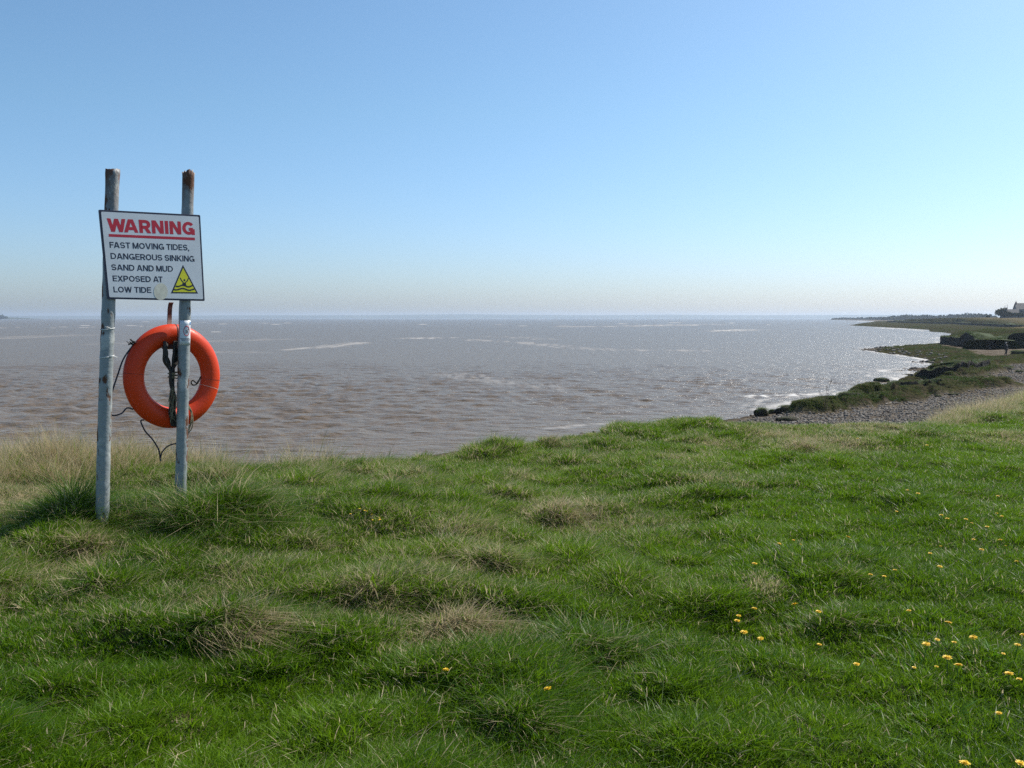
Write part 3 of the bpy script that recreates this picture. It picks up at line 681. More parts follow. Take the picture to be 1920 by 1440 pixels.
def post(px, rad, seed, jag):
    P = [onp(a, b) for a, b in px]; P = bez(P, 10); r = random.Random(seed); n = 28; V = []; top = []
    ax = (P[-1]-P[0]).normalized(); a = TV; b = ax.cross(a).normalized(); L = len(P)
    bulge = lambda i: 1+.025*math.sin(i*1.7+seed)+.02*r.uniform(-1, 1)
    for i, c in enumerate(P):
        f = bulge(i)
        if i >= L-2: f *= 1.07
        for k in range(n):
            q = 2*math.pi*k/n; z = 0
            if i == L-1: z = jag*(math.sin(q*2+seed)*.5+r.uniform(-.45, .45))
            V.append(c+(a*math.cos(q)+b*math.sin(q))*rad*f+ax*z); top.append(max(0, (i-(L-9))/8))
    Fs = [(i*n+k, i*n+(k+1) % n, (i+1)*n+(k+1) % n, (i+1)*n+k) for i in range(L-1) for k in range(n)]
    o = len(V)
    for j, dz in ((0, 0), (1, -.16)):                         # hollow pipe mouth
        for k in range(n):
            q = 2*math.pi*k/n; base = V[(L-1)*n+k]; V.append(base+(P[-1]-base-ax*(P[-1]-base).dot(ax))*.16+ax*dz*(.0 if j == 0 else 1)); top.append(1)
    for k in range(n):
        Fs += [((L-1)*n+k, (L-1)*n+(k+1) % n, o+(k+1) % n, o+k), (o+k, o+(k+1) % n, o+n+(k+1) % n, o+n+k)]
    Fs.append(tuple(o+n+k for k in range(n)))
    mb = MB(); mb.add(V, Fs); ob = mb.build('post', M_post, sign, True)
    at = ob.data.attributes.new('top', 'FLOAT', 'POINT'); at.data.foreach_set('value', top); return ob, P
LP, LPts = post([(189, 1000), (192, 955), (194.5, 840), (199, 700), (203, 590), (207, 450), (211.5, 318)], .0455, 3, .006)
RP, RPts = post([(336.5, 975), (338.5, 915), (341, 840), (344, 700), (347, 570), (350, 450), (353.5, 323)], .0425, 5, .022)
RP['label'] = 'right post with a broken jagged rusty top'
# board; layout coordinates (bx, by) measured on the board itself: TL, TR, BR, BL
Z = 1440/280.0
def zp(x, y): return (160+x/Z, 300+y/Z)
TL, TR, BR, BL = (130, 478), (1108, 530), (1152, 1360), (215, 1340)
c3 = [onp(*zp(*q), .058) for q in (TL, TR, BR, BL)]
def bil(u, v, off=0.0): return (c3[0]*(1-u)+c3[1]*u)*(1-v)+(c3[3]*(1-u)+c3[2]*u)*v+NV_*off
def inv(x, y):
    u = v = .5; c = [Vector(q) for q in (TL, TR, BR, BL)]; q = Vector((x, y))
    for _ in range(12):
        p = (c[0]*(1-u)+c[1]*u)*(1-v)+(c[3]*(1-u)+c[2]*u)*v; du = (c[1]-c[0])*(1-v)+(c[2]-c[3])*v; dv = (c[3]-c[0])*(1-u)+(c[2]-c[1])*u
        e = q-p; D = du.x*dv.y-du.y*dv.x; u += (e.x*dv.y-e.y*dv.x)/D; v += (du.x*e.y-du.y*e.x)/D
    return u, v
def rounded(u0, v0, u1, v1, r, off):
    out = []
    for cu, cv, a0 in ((u1-r, v0+r, -90), (u1-r, v1-r, 0), (u0+r, v1-r, 90), (u0+r, v0+r, 180)):
        for k in range(5):
            a = R(a0+k*22.5); out.append(bil(cu+r*math.cos(a), cv+r*math.sin(a), off))
    return out
mb = MB(); mb.slab(rounded(0, 0, 1, 1, .012, -.012), NV_, .012); board = mb.build('board', M_navy, sign, bevel=.001)
mb = MB(); mb.slab(rounded(.018, .021, .982, .979, .012, .0), NV_, .0012); mb.build('white_face', M_white, board)
def flat(o): 
    for p in o.data.polygons: p.use_smooth = False
FACE = .0013
def arc(cx, cy, rx, ry, a0, a1, n=12): return [(cx+rx*math.cos(R(a0+(a1-a0)*k/n)), cy+ry*math.sin(R(a0+(a1-a0)*k/n))) for k in range(n+1)]
def glyph(ch, w):
    """centre lines of a grotesque capital of cap height 1 and stem w; returns advance width, strokes"""
    h = w/2; T = 1-h; m = .52
    if ch == 'I': return w, [[(h, 0), (h, 1)]]
    if ch == 'L': return .52+h, [[(h, 1), (h, h), (.52+h, h)]]
    if ch == 'T': W = .60+w*.4; return W, [[(0, T), (W, T)], [(W/2, T), (W/2, 0)]]
    if ch == 'F': return .54+h, [[(h, 0), (h, T), (.54+h, T)], [(h, m), (.48+h, m)]]
    if ch == 'E': return .56+h, [[(.56+h, h), (h, h), (h, T), (.56+h, T)], [(h, m), (.52+h, m)]]
    if ch == 'H': W = .70+h; return W, [[(h, 0), (h, 1)], [(W-h, 0), (W-h, 1)], [(h, m), (W-h, m)]]
    if ch == 'A': W = .66+w; return W, [[(h*.9, 0), (W/2-h*.35, 1)], [(W-h*.9, 0), (W/2+h*.35, 1)], [(W*.24, .30), (W*.76, .30)]]
    if ch == 'V': W = .66+w; return W, [[(h*.9, 1), (W/2-h*.3, 0)], [(W-h*.9, 1), (W/2+h*.3, 0)]]
    if ch == 'W': W = .92+w; return W, [[(h*.9, 1), (W*.28, 0)], [(W*.28, 0), (W/2, 1)], [(W/2, 1), (W*.72, 0)], [(W*.72, 0), (W-h*.9, 1)]]
    if ch == 'M': W = .80+h; return W, [[(h, 0), (h, 1)], [(W-h, 0), (W-h, 1)], [(h*1.2, 1), (W/2, 0)], [(W-h*1.2, 1), (W/2, 0)]]
    if ch == 'N': W = .68+h; return W, [[(h, 0), (h, 1)], [(W-h, 0), (W-h, 1)], [(h*1.2, 1), (W-h*1.2, 0)]]
    if ch == 'K': W = .68+h; return W, [[(h, 0), (h, 1)], [(h, .38), (W-h, 1)], [(.30, .52), (W-h*.7, 0)]]
    if ch == 'X': W = .66+w*.6; return W, [[(h, 0), (W-h, 1)], [(h, 1), (W-h, 0)]]
    if ch == 'U': W = .68+h; rr = W/2-h; return W, [[(h, 1)]+arc(W/2, .32, rr, .32-h, 180, 360, 14)+[(W-h, 1)]]
    if ch == 'O': W = .78+h; return W, [arc(W/2, .5, W/2-h, .5-h, 0, 360, 28)]
    if ch == 'D': W = .72+h; return W, [[(h, h), (h, T), (W*.42, T)]+arc(W*.45, .5, W*.55-h, .5-h, 90, -90, 14)+[(h, h)]]
    if ch in 'PR':
        W = .64+h; b = .44; r = (T-b)/2; o = [[(h, 0), (h, T), (min(W*.6, W-h-r-.03), T)]+arc(W-h-r, b+r, r, r, 90, -90, 10)+[(h, b)]]
        if ch == 'R': o.append([(W*.55, b), (W-h*.9, 0)])
        return W, o
    if ch == 'S':
        W = .64+h; r = (T-.5)/2+.01
        return W, [arc(W/2, T-r, W/2-h, r, 15, 90, 5)+arc(W/2, T-r, W/2-h, r, 90, 250, 10)[1:]+arc(W/2, h+r, W/2-h, r, 70, -90, 10)+arc(W/2, h+r, W/2-h, r, -90, -165, 5)[1:]]
    if ch == 'G':
        W = .76+h; return W, [arc(W/2, .5, W/2-h, .5-h, 38, 330, 24), [(W-h, 0), (W-h, .45)], [(W*.52, .43), (W-h, .43)]]
    if ch == ',': return w, [[(h, w), (h, 0)], [(h, 0), (h*.5, -.14)]]
    return .28, []
def text(name, body, a, b, cap, m, w, gap):
    """lettering laid from point a to point b of the board layout (base line ends)"""
    x = 0; S = []
    for i, ch in enumerate(body):
        W, st = glyph(ch, w)
        S += [[(x+p, q) for p, q in l] for l in st]; x += W+(gap if ch != ' ' else 0)-{'WA': .20, 'AT': .12, 'FA': .10, 'LO': .03, 'AV': .1}.get(body[i:i+2], 0)
    tot = x-gap; ua, va = inv(*a); ub, vb = inv(*b); ct = cap/845.0; mb = MB()
    def pt(px, py, off): s = px/tot; return bil(ua+(ub-ua)*s, va+(vb-va)*s-ct*py, off)
    for k, l in enumerate(S):
        n = len(l); L_, R_ = [], []; closed = math.hypot(l[0][0]-l[-1][0], l[0][1]-l[-1][1]) < 1e-6
        D = [Vector((l[i+1][0]-l[i][0], l[i+1][1]-l[i][1])).normalized() for i in range(n-1)]
        for i in range(n):
            d0 = D[i-1] if i else (D[-1] if closed else D[0]); d1 = D[i] if i < n-1 else (D[0] if closed else D[-1])
            t = (d0+d1).normalized(); nn = Vector((-t.y, t.x)); kk = min(2.2, 1/max(.3, nn.dot(Vector((-d0.y, d0.x)))))
            for lst, sg in ((L_, 1), (R_, -1)):
                q = Vector(l[i])+nn*(sg*w/2*kk)
                if not closed and i in (0, n-1) and abs(t.x) > .05 and abs(t.y) > .45 and (l[i][1] in (0, 1)):     # cut slanted ends level
                    q = q+t*((l[i][1]-q.y)/t.y)
                lst.append(q)
        off = FACE+.00015+.00007*(k % 5)
        P = [pt(q.x, q.y, off) for q in L_]+[pt(q.x, q.y, off) for q in R_]
        mb.add(P, [(i, n+i, n+i+1, i+1) for i in range(n-1)])
    return mb.build(name, m, board)
text('red_heading', 'WARNING', (213, 689), (1052, 722), 126, M_red, .235, .085)
text('message_line', 'FAST MOVING TIDES,', (230, 844), (992, 871), 57, M_navy, .178, .085)
text('message_line', 'DANGEROUS SINKING', (240, 951), (1047, 979), 57, M_navy, .178, .085)
text('message_line', 'SAND AND MUD', (248, 1060), (829, 1076), 57, M_navy, .178, .085)
text('message_line', 'EXPOSED AT', (260, 1168), (728, 1177), 56, M_navy, .178, .085)
text('message_line', 'LOW TIDE', (268, 1275), (618, 1281), 56, M_navy, .178, .085)
def bpoly(P, off): return [bil(*inv(*q), off) for q in P]
mb = MB(); mb.slab(bpoly([(219, 711), (1051, 747), (1051, 773), (220, 737)], FACE), NV_, .0002); mb.build('red_underline', M_red, board)
mb = MB(); mb.slab(bpoly([(708+68*math.cos(t*.2618), 1268+82*math.sin(t*.2618)) for t in range(24)], FACE+.0006), NV_, .0002); mb.build('round_sticker_mark', M_stain, board)
tri = lambda k: [(938+(x-938)*k, 1200+(y-1200)*k) for x, y in ((927, 1008), (1083, 1288), (806, 1285))]
mb = MB(); mb.slab(bpoly(tri(1), FACE), NV_, .0001); mb.build('hazard_border', M_navy, board)
mb = MB(); mb.slab(bpoly(tri(.84), FACE+.00025), NV_, .0001); mb.build('hazard_triangle', M_yel, board)
mb = MB()
def strip(P, w, off):
    for (x0, y0), (x1, y1) in zip(P[:-1], P[1:]):
        d = Vector((x1-x0, y1-y0)).normalized()*w/2; e = d*.5
        mb.slab(bpoly([(x0-d.y-e.x, y0+d.x-e.y), (x0+d.y-e.x, y0-d.x-e.y), (x1+d.y+e.x, y1-d.x+e.y), (x1-d.y+e.x, y1+d.x+e.y)], off), NV_, .0001)
o1 = FACE+.0005
strip([(900+.0*k, 1135) if k == 0 else p for k, p in enumerate([(900, 1134), (912, 1158), (930, 1180), (937, 1202)])], 10, o1)
strip([(982, 1140), (972, 1162), (952, 1182), (940, 1204)], 10, o1+.0001)
mb.slab(bpoly([(942+10*math.cos(t*.5236), 1157+11*math.sin(t*.5236)) for t in range(12)], o1), NV_, .0001)
mb.slab(bpoly([(925, 1180), (956, 1182), (962, 1214), (915, 1214)], o1+.0001), NV_, .0001)
for y0, xa, xb in ((1212, 858, 1030), (1245, 838, 1050)):
    strip([(xa+(xb-xa)*k/14, y0+8*math.sin(k/14*6.28*1.6+.6)+(xa+(xb-xa)*k/14-930)*.03) for k in range(15)], 13, o1+.0003)
mb.build('hazard_swimmer', M_navy, board)
# lifebuoy hook: strap rising behind the ring, arm from the right post
mb = MB()
st = [onp(318.5, 650, -.10), onp(317.5, 625, -.10), onp(317.8, 600, -.185), onp(318.5, 580, -.185), onp(320, 570, -.18), onp(321.5, 567.5, -.165)]
sp_ = bez(st, 5)
V = []; 
for i, c in enumerate(sp_):
    t = (sp_[min(i+1, len(sp_)-1)]-sp_[max(i-1, 0)]).normalized(); w = TV*.0175; d = t.cross(w).normalized()*.004
    V += [c-w-d, c+w-d, c+w+d, c-w+d]
n = len(sp_); mb.add(V, [(i*4+k, i*4+(k+1) % 4, i*4+4+(k+1) % 4, i*4+4+k) for i in range(n-1) for k in range(4)]+[(3, 2, 1, 0), tuple(4*n-4+k for k in range(4))])
mb.build('hook_strap', M_rust, sign, bevel=.002)
mb = MB(); mb.tube([onp(346, 650, -.03), onp(335, 650.5, -.055), onp(318, 651, -.1), onp(306, 651, -.2)], .016, 10); mb.build('hook_arm', M_rust, sign, True)
# sticker wrapped on the right post
def sticker(name, u0, u1, v0, v1, m, parent, off, nu=12, shape=None):
    """patch on the right post: u = angle in degrees from straight towards the viewer (right +), v = photo row"""
    ax = (RPts[-1]-RPts[0]).normalized(); ctr = lambda py: Vector(np.array([np.interp(py, [322, 570, 700, 840], [353.5, 347, 344, 341]), py])) 
    view = Vector((-P0.x-.6, -P0.y-.25, 0)).normalized(); rt = Vector((-view.y, view.x, 0))
    def pt(u, v):
        c = onp(np.interp(v, [323, 450, 570, 700, 840], [353.5, 350, 347, 344, 341]), v); a = R(u)
        return c+(view*math.cos(a)+rt*math.sin(a))*(.0436+off)
    mb = MB()
    if shape is None:
        V = [pt(u0+(u1-u0)*i/nu, v0+(v1-v0)*j/6) for j in range(7) for i in range(nu+1)]
        mb.add(V, [(j*(nu+1)+i, j*(nu+1)+i+1, (j+1)*(nu+1)+i+1, (j+1)*(nu+1)+i) for j in range(6) for i in range(nu)])
    else: shape(mb, pt)
    o = mb.build(name, m, parent, True)
    md = o.modifiers.new('paper', 'SOLIDIFY'); md.thickness = .0006; md.offset = 1; return o
stk = sticker('notice_sticker', -48, 70, 601, 646.5, M_white, sign, .0018); stk['label'] = 'white no dogs notice wrapped round the right post'
def ringsh(mb, pt):
    n = 36; V = []
    for k in range(n):
        a = 2*math.pi*k/n
        V += [pt(22+30*math.cos(a), 620.3+9.6*math.sin(a)), pt(22+25*math.cos(a), 620.3+8.1*math.sin(a))]
    mb.add(V, [(2*k, 2*((k+1) % n), 2*((k+1) % n)+1, 2*k+1) for k in range(n)])
sticker('prohibition_ring', 0, 0, 0, 0, M_red, stk, .003, shape=ringsh)
def dogsh(mb, pt):
    G = lambda x, y: pt(24+x*2.0, 620.5+y*.62)                 # small standing dog facing right
    for q in ([(-5, -2), (5, -3), (5, 1), (-5, 1)], [(-5, 1), (-3.4, 1), (-4.4, 7), (-6, 7)], [(3.6, 1), (5, 1), (5.4, 7), (4, 7)], [(-2.5, 1), (-1.6, 1), (-2.2, 6), (-3.2, 6)], [(2.2, 1), (3.2, 1), (3, 6), (2, 6)],
              [(4, -3), (6, -7), (7.4, -6), (5, -1)], [(5.6, -7.5), (10, -6), (9.6, -4.6), (6.4, -4.8)], [(-5, -2), (-7.5, -6), (-6.8, -6.2), (-4.2, -2)]):
        mb.add([G(*p) for p in q], [(0, 1, 2, 3)])
sticker('dog_symbol', 0, 0, 0, 0, M_dark, stk, .003, shape=dogsh)
def linesh(mb, pt):
    r = random.Random(2)
    for v, a0 in ((634.2, -36), (636.4, -30), (638.6, -20)):
        u = a0
        while u < 58:
            w = r.uniform(5, 13); mb.add([pt(u, v-.45), pt(u+w/2, v-.45), pt(u+w, v-.45), pt(u+w, v+.45), pt(u+w/2, v+.45), pt(u, v+.45)], [(0, 1, 4, 5), (1, 2, 3, 4)]); u += w+2.2
sticker('small_print', 0, 0, 0, 0, M_dark, stk, .003, shape=linesh)
sticker('blue_mark', 52, 66, 603.5, 609, plain('print_blue', (.08, .25, .5), .5), stk, .003)
def tie(py, tailx, taily):
    c = onp(np.interp(py, [590, 700, 840], [203, 199, 194.5]), py); mb = MB()
    P = [c+Vector((math.cos(a)*.048, math.sin(a)*.048, .008*math.sin(a*1+.5))) for a in [k*2*math.pi/24 for k in range(25)]]
    mb.tube(P, .0028, 6); mb.tube([c+NV_*.049, (c+NV_*.052+onp(tailx, taily, .06))/2+Vector((0, 0, .004)), onp(tailx, taily, .06)], [.003, .0028, .002], 6)
    mb.build('cable_tie', M_tie, sign, True)
tie(616, 197, 613); tie(668, 220, 670)

# ------------------------------------------------------------------ lifebuoy
def m_buoy():
    m, t, p = mat('orange_plastic'); L = t.links; n = noise(t, 3, 5); n2 = noise(t, 60, 5)
    c = mixc(t, n, (.58, .034, .005), (.68, .056, .008)); c = mixc(t, ramp(t, n2, [(.62, 0), (.8, .35)]), c, (.35, .04, .015))
    L.new(c, p.inputs['Base Color']); p.inputs['Specular IOR Level'].default_value = .3; L.new(bump(t, n2, .0012), p.inputs['Normal'])
    L.new(math_(t, 'ADD', .32, math_(t, 'MULTIPLY', n2, .25)), p.inputs['Roughness']); return m
M_buoy = m_buoy(); M_rope = plain('dark_rope', (.040, .034, .029), .85, .3, 160, bumpd=.004); M_blue = plain('navy_rope', (.018, .024, .042), .8, .3, 160, bumpd=.003)
M_twine = plain('tan_twine', (.20, .165, .10), .85, .3, 120, bumpd=.003); M_seam = plain('seam_line', (.10, .012, .006), .6); M_wl = plain('white_twine', (.7, .62, .5), .7)
BO = -.118
bc = onp(324.5, 705.5, BO); UP = Vector((0, 0, 1)); RO, RT, RD = .318, .080, .058
buoy = empty('lifebuoy', bc); tag(buoy, 'orange ring lifebuoy hanging behind the grey posts', 'lifebuoy')
roll = R(4)
def rp(th, ph=0.0, k=1.0, e=0.0):
    r = RO+(RT*k+e)*math.cos(ph); a = th+roll
    return bc+(TV*math.cos(a)*.95+UP*math.sin(a))*r+NV_*(RD*k+e)*math.sin(ph)
mb = MB(); n1, n2_ = 128, 36
mb.add([rp(2*math.pi*i/n1, 2*math.pi*j/n2_) for i in range(n1) for j in range(n2_)],
       [(i*n2_+j, ((i+1) % n1)*n2_+j, ((i+1) % n1)*n2_+(j+1) % n2_, i*n2_+(j+1) % n2_) for i in range(n1) for j in range(n2_)])
mb.build('ring', M_buoy, buoy, True)
def band(th, w, m, name='seam'):
    mb = MB(); V = []
    for s in (-1, 1):
        V += [rp(th+s*w, 2*math.pi*j/40, 1, .0012) for j in range(40)]
    mb.add(V, [(j, (j+1) % 40, 40+(j+1) % 40, 40+j) for j in range(40)]); mb.build(name, m, buoy, True)
band(R(-11), .004, M_seam); band(R(-22), .0035, M_wl, 'white_twine_band'); band(R(170), .003, M_seam); band(R(82), .012, M_rope, 'rope_lashing');
mb = MB()
mb.tube(bez([rp(R(136), 0, 1, .004), onp(252, 644, BO), onp(232, 672, BO), onp(220, 705, BO), onp(211, 732, BO), onp(205, 752, BO), onp(204, 772, BO), onp(212, 779, BO), onp(228, 775, BO), onp(238, 765, BO), rp(R(211), 0, 1, .004)]), .0058, 8)
mb.tube(bez([rp(R(228), 0, 1, .004), onp(264, 790, BO), onp(272, 808, BO), onp(286, 824, BO), onp(297, 842, BO), onp(300, 856, BO), onp(301, 864, BO)]), .0055, 8)
mb.tube(bez([onp(301, 858, BO), onp(304, 848, BO), onp(314, 837, BO), onp(328, 832, BO), onp(342, 830, BO), onp(352, 815, BO), rp(R(283), 0, 1, .004)]), .0052, 8)
mb.build('grab_rope', M_blue, buoy, True)
mb = MB(); mb.tube(bez([rp(R(-7), math.pi, 1, .004), onp(370, 719, BO), onp(362, 722, BO), onp(358.5, 717, BO), onp(362, 713.5, BO), onp(369, 718, BO), rp(R(-8), math.pi, 1, .004)]), .005, 7); mb.build('small_rope_loop', M_rope, buoy, True)
mb = MB()
for k in range(9):
    a = R(136)+random.uniform(-.05, .05); q = rp(a, 0, 1, 0); mb.tube(bez([q, q+Vector((random.uniform(-.03, .02), -.02, random.uniform(.0, .035))), q+Vector((random.uniform(-.05, .03), -.01, random.uniform(-.01, .03)))], 4), .003, 5)
mb.build('knot_ends', M_rope, buoy, True)
# throwing line gathered inside the ring
tl = empty('throwing_line', onp(322, 700, -.06)); tag(tl, 'dark throwing rope bundled inside the orange ring', 'rope')
mb = MB(); OF = -.055
rr = random.Random(9)
for k in range(10):
    s = -1 if k < 6 else 1; x0 = 312 if s < 0 else 330; j = lambda a: rr.uniform(-a, a)
    mb.tube(bez([onp(x0+j(5)+s*1, 640, OF-.02+j(.02)), onp(x0+j(5), 662, OF+j(.02)), onp(x0-s*1+j(5), 678, OF+j(.02)), onp(322+s*2+j(2.5), 697, OF+j(.016)), onp(323+j(3.5), 720, OF+j(.02)), onp(324+j(5), 750, OF+j(.02)), onp(325+j(7), 778, OF+j(.02)), onp(328+j(8), 799, OF+j(.015))], 7), .0105, 8)
mb.build('rope_loops', M_rope, tl, True)
mb = MB()
for py in (699, 702, 705, 708):
    c = onp(324, py, OF); mb.tube([c+TV*math.cos(a)*.034+NV_*math.sin(a)*.03+Vector((0, 0, .006*math.sin(a+py))) for a in [q*2*math.pi/20 for q in range(21)]], .0042, 6)
mb.build('binding', M_twine, tl, True)
mb = MB()
for k in range(20):
    x = rr.uniform(318, 334); y = rr.uniform(715, 770)
    mb.tube(bez([onp(x, y, OF+.035), onp(x+rr.uniform(-4, 4), y+14, OF+.04), onp(x+rr.uniform(-7, 6), y+26, OF+.035)], 4), .0025, 5)
for k in range(7):
    mb.tube(bez([onp(352, 757+k*1.5, -.03), onp(358+rr.uniform(-2, 2), 772, BO+.07), onp(360+rr.uniform(-3, 2.5), 790, BO+.075), onp(357+rr.uniform(-4, 3), 803, BO+.06), onp(352+rr.uniform(-2, 2), 812, BO+.05)], 5), .0035, 6)
mb.build('frayed_strands', M_twine, tl, True)
# ------------------------------------------------------------------ foreshore: stones, marsh tufts, turf lumps, weeds
def rock(name, r, seed, sub=2, sq=.7):
    bm = bmesh.new(); bmesh.ops.create_icosphere(bm, subdivisions=sub, radius=1); q = np.random.default_rng(seed); o = q.random(3)*50
    for v in bm.verts:
        c = v.co; k = 1+.32*float(vnoise(c.x*1.3+o[0]+c.z, c.y*1.3+o[1]-c.z*.7, seed))+.16*float(vnoise(c.x*3+o[1]+c.z*2, c.y*3+o[2]+c.z, seed+1))
        v.co = Vector((c.x*k, c.y*k*.85, c.z*k*sq))*r
    me = bpy.data.meshes.new(name); bm.to_mesh(me); bm.free(); return me
def m_stone():
    m, t, p = mat('beach_stone'); tint = attr(t, 'tint', 'INSTANCER')
    n = noise(t, 8, 5); c = ramp(t, tint, [(0, (.07, .057, .044)), (.45, (.15, .120, .088)), (.8, (.22, .182, .138)), (1, (.40, .37, .32))])
    t.links.new(mixc(t, n, c, (.10, .085, .07)), p.inputs['Base Color']); p.inputs['Roughness'].default_value = .8; return m
stones = source_collection('stones', [rock('stone', 1, 500+i, 2 if i < 3 else 1) for i in range(NV)], m_stone())
def shore_pts(n, P, z=.5):
    lo, hi = P.min(0), P.max(0); x, y = pts(n, lo[0], hi[0], lo[1], hi[1]); k = inside(x, y, P); return x[k], y[k]
BEACH = plan([(1150, 815), (1420, 772), (1560, 752), (1690, 720), (1760, 700), (1840, 690), (1930, 672), (2300, 680), (2500, 760), (1900, 790), (1500, 830)], .5)
x, y = shore_pts(520000, BEACH); lz, vg, tn_, sc_, sn = land(x, y); d = np.hypot(x, y)
gb_ = bank(x, y); z = np.maximum(lz, gb_)
k = (sn > -.4) & (vg < .35) & (gb_ < lz+.25) & (rng.random(len(x)) < np.clip(48/d, .25, 1)*.75); x, y, z, d, sn = x[k], y[k], z[k], d[k], sn[k]; n = len(x); print('stones', n)
scatter('pebbles', np.stack([x, y, z], -1), np.stack([rng.normal(size=n)*.3, rng.normal(size=n)*.3, rng.random(n)*6.3], -1), .022+.055*rng.random(n)**3*1.5, rng.integers(0, NV, n), stones,
        {'tint': np.clip(rng.random(n)*.85+.15*rng.normal(size=n), 0, 1)*smooth(-1, 3, sn), 'dry': np.zeros(n)}, 'grey brown pebbles covering the beach', 'pebbles')
marsh = source_collection('marsh', [blade_mesh('marsh', [blades(46, .22, .07, .24, .020, .8, .8, (.12, -.05), 3)]) for _ in range(NV)], M_marsh)
def marsh_scatter(name, Ps, n, label, size, dens, bankside=False):
    xs, ys = zip(*[shore_pts(n, P) for P in Ps]); x = np.concatenate(xs); y = np.concatenate(ys)
    lz, vg, tn_, sc_, sn = land(x, y); gb_ = bank(x, y); z = np.maximum(lz, gb_); d = np.hypot(x, y)
    k = (vg > .45) & (sn > .15) & (sc_ < .5) & (rng.random(len(x)) < dens*(.12+.88*smooth(-.16, .06, fbm(x*.55, y*.30, 4, 606)))); x, y, z, d, tn_ = x[k], y[k], z[k], d[k], tn_[k]; n = len(x); print(name, n)
    return scatter(name, np.stack([x, y, z-.01], -1), np.stack([rng.normal(size=n)*.15, rng.normal(size=n)*.15, rng.random(n)*6.3], -1), size*(.6+.8*rng.random(n)), rng.integers(0, NV, n), marsh,
            {'tint': np.clip(.5+1.7*fbm(x*.4, y*.3, 4, 601)+.25*rng.normal(size=n), 0, 1), 'dry': np.clip(.08+.6*np.clip(fbm(x*.3, y*.2, 3, 603), 0, 1)+tn_, 0, 1)}, label, 'grass')
RID = [np.vstack([P+[0, -w], (P+[0, w])[::-1]]) for P, w, h in RIDGES[:6]]
marsh_scatter('shore_turf', TURF[:3]+RID, 9000, 'green turf on the broken ridges by the beach', .42, .8)
marsh_scatter('marsh_turf', [TURF[3], TER1[[0, 1, 2, 3, 4, 5, 6, 11, 12, 13]]], 22000, 'salt marsh grass beyond the beach', .62, .85)
x, y = pts(60000, -14, 60, 9, 60); s = y-lip(x); k = (s > 1.2) & (s < 9) & (np.abs(x) < y*.72) & (bank(x, y) > .9) & (rng.random(len(x)) < .3); x, y = x[k], y[k]; n = len(x)
scatter('bank_face_grass', np.stack([x, y, bank(x, y)-.01], -1), np.stack([rng.normal(size=n)*.2, rng.normal(size=n)*.2, rng.random(n)*6.3], -1), .6+.5*rng.random(n), rng.integers(0, NV, n), marsh,
        {'tint': rng.random(n), 'dry': np.clip(.25+.5*fbm(x, y, 3, 605), 0, 1)}, 'rough grass down the face of the bank', 'grass')
def cliff(name, P, base, h, hole, label, seed, step=.35):
    """broken vertical earth face along a plan line, with a turf lip running back on to the terrace"""
    P = [np.array(q, float) for q in P]; L = np.cumsum([0]+[np.linalg.norm(b-a) for a, b in zip(P[:-1], P[1:])]); n = int(L[-1]/step)
    S_ = np.linspace(0, L[-1], n); X = np.interp(S_, L, [q[0] for q in P]); Y = np.interp(S_, L, [q[1] for q in P]); tx, ty = np.gradient(X), np.gradient(Y); ln = np.hypot(tx, ty)+1e-9; nx, ny = ty/ln, -tx/ln
    out = (.55*fbm(S_*.22, S_*0+seed, 4, seed)+.22*fbm(S_*1.1, S_*0+seed, 3, seed+1))*hole; X = X+nx*out; Y = Y+ny*out
    top = base+h*(1+(.10 if h > 1 else .22)*fbm(S_*.35, S_*0+seed+3.3, 4, seed+2)); end = np.minimum(1, np.minimum(S_, L[-1]-S_)/(h*1.2)+.15); top = base+(top-base)*end
    lb = land(X, Y)[0]; top = top+np.clip(lb-base, -1, 2)*.85; base = np.minimum(base, lb)
    rows = []
    for k, (f, o) in enumerate(((-.35, .25), (.0, .16), (.25, .02), (.5, .10), (.75, -.02), (.93, .10), (1.0, .02), (1.03, -.35), (1.0, -1.0), (.9, -2.4), (-.3, -3.4))):
        w = o*h+(.10*h*fbm(S_*1.7, S_*0+k*3.1, 3, seed+7+k) if 0 < k < 6 else 0); rows.append(np.stack([X+nx*w, Y+ny*w, base+(top-base)*f], -1))
    V = np.concatenate(rows); i = np.arange(n-1); Q = np.concatenate([np.stack([j*n+i, j*n+i+1, (j+1)*n+i+1, (j+1)*n+i], -1) for j in range(10)])
    o = link(name, npmesh(name, V, [Q], True), M_cliff); o.data.materials.append(M_lip); mi = np.zeros(len(Q), np.int32); mi[6*(n-1):] = 1; o.data.polygons.foreach_set('material_index', mi)
    tag(o, label, 'earth bank', kind='structure')
    k = np.repeat(np.arange(n), 3); u = rng.random(len(k)); j = len(k); a, b = rows[6][k], rows[8][k]
    CL.append(a+(b-a)*(u**1.3)[:, None])
CL = []
M_cliff = plain('cut_earth', (.030, .024, .017), .9, .4, 3, .15, .06); M_lip = plain('turf_lip', (.035, .05, .014), .9, .4, 2, .1, .05)
cliff('mud_cliff', plan([(1764, 644), (1768, 646), (1800, 650), (1838, 655), (1860, 657), (1878, 655), (1890, 654), (1930, 656), (2060, 664), (2300, 688)], .45), .30, 1.45, .45, 'dark eroded earth cliff behind the walker', 41)
cliff('field_scarp', plan([(1664, 604.4), (1700, 606.4), (1740, 607.8), (1790, 609), (1812, 610.8), (1850, 612.4), (1890, 615), (1930, 617.4), (2100, 627.5)], 1.0), .75, 1.25, 3.0, 'dark low scarp in front of the tan field', 47, 1.2)
cliff('turf_step', plan([(1716, 705), (1740, 706.5), (1770, 707), (1800, 706), (1830, 701), (1852, 694)], .4), .25, .62, .6, 'undercut turf step with a black face above the pebbles', 53, .2)
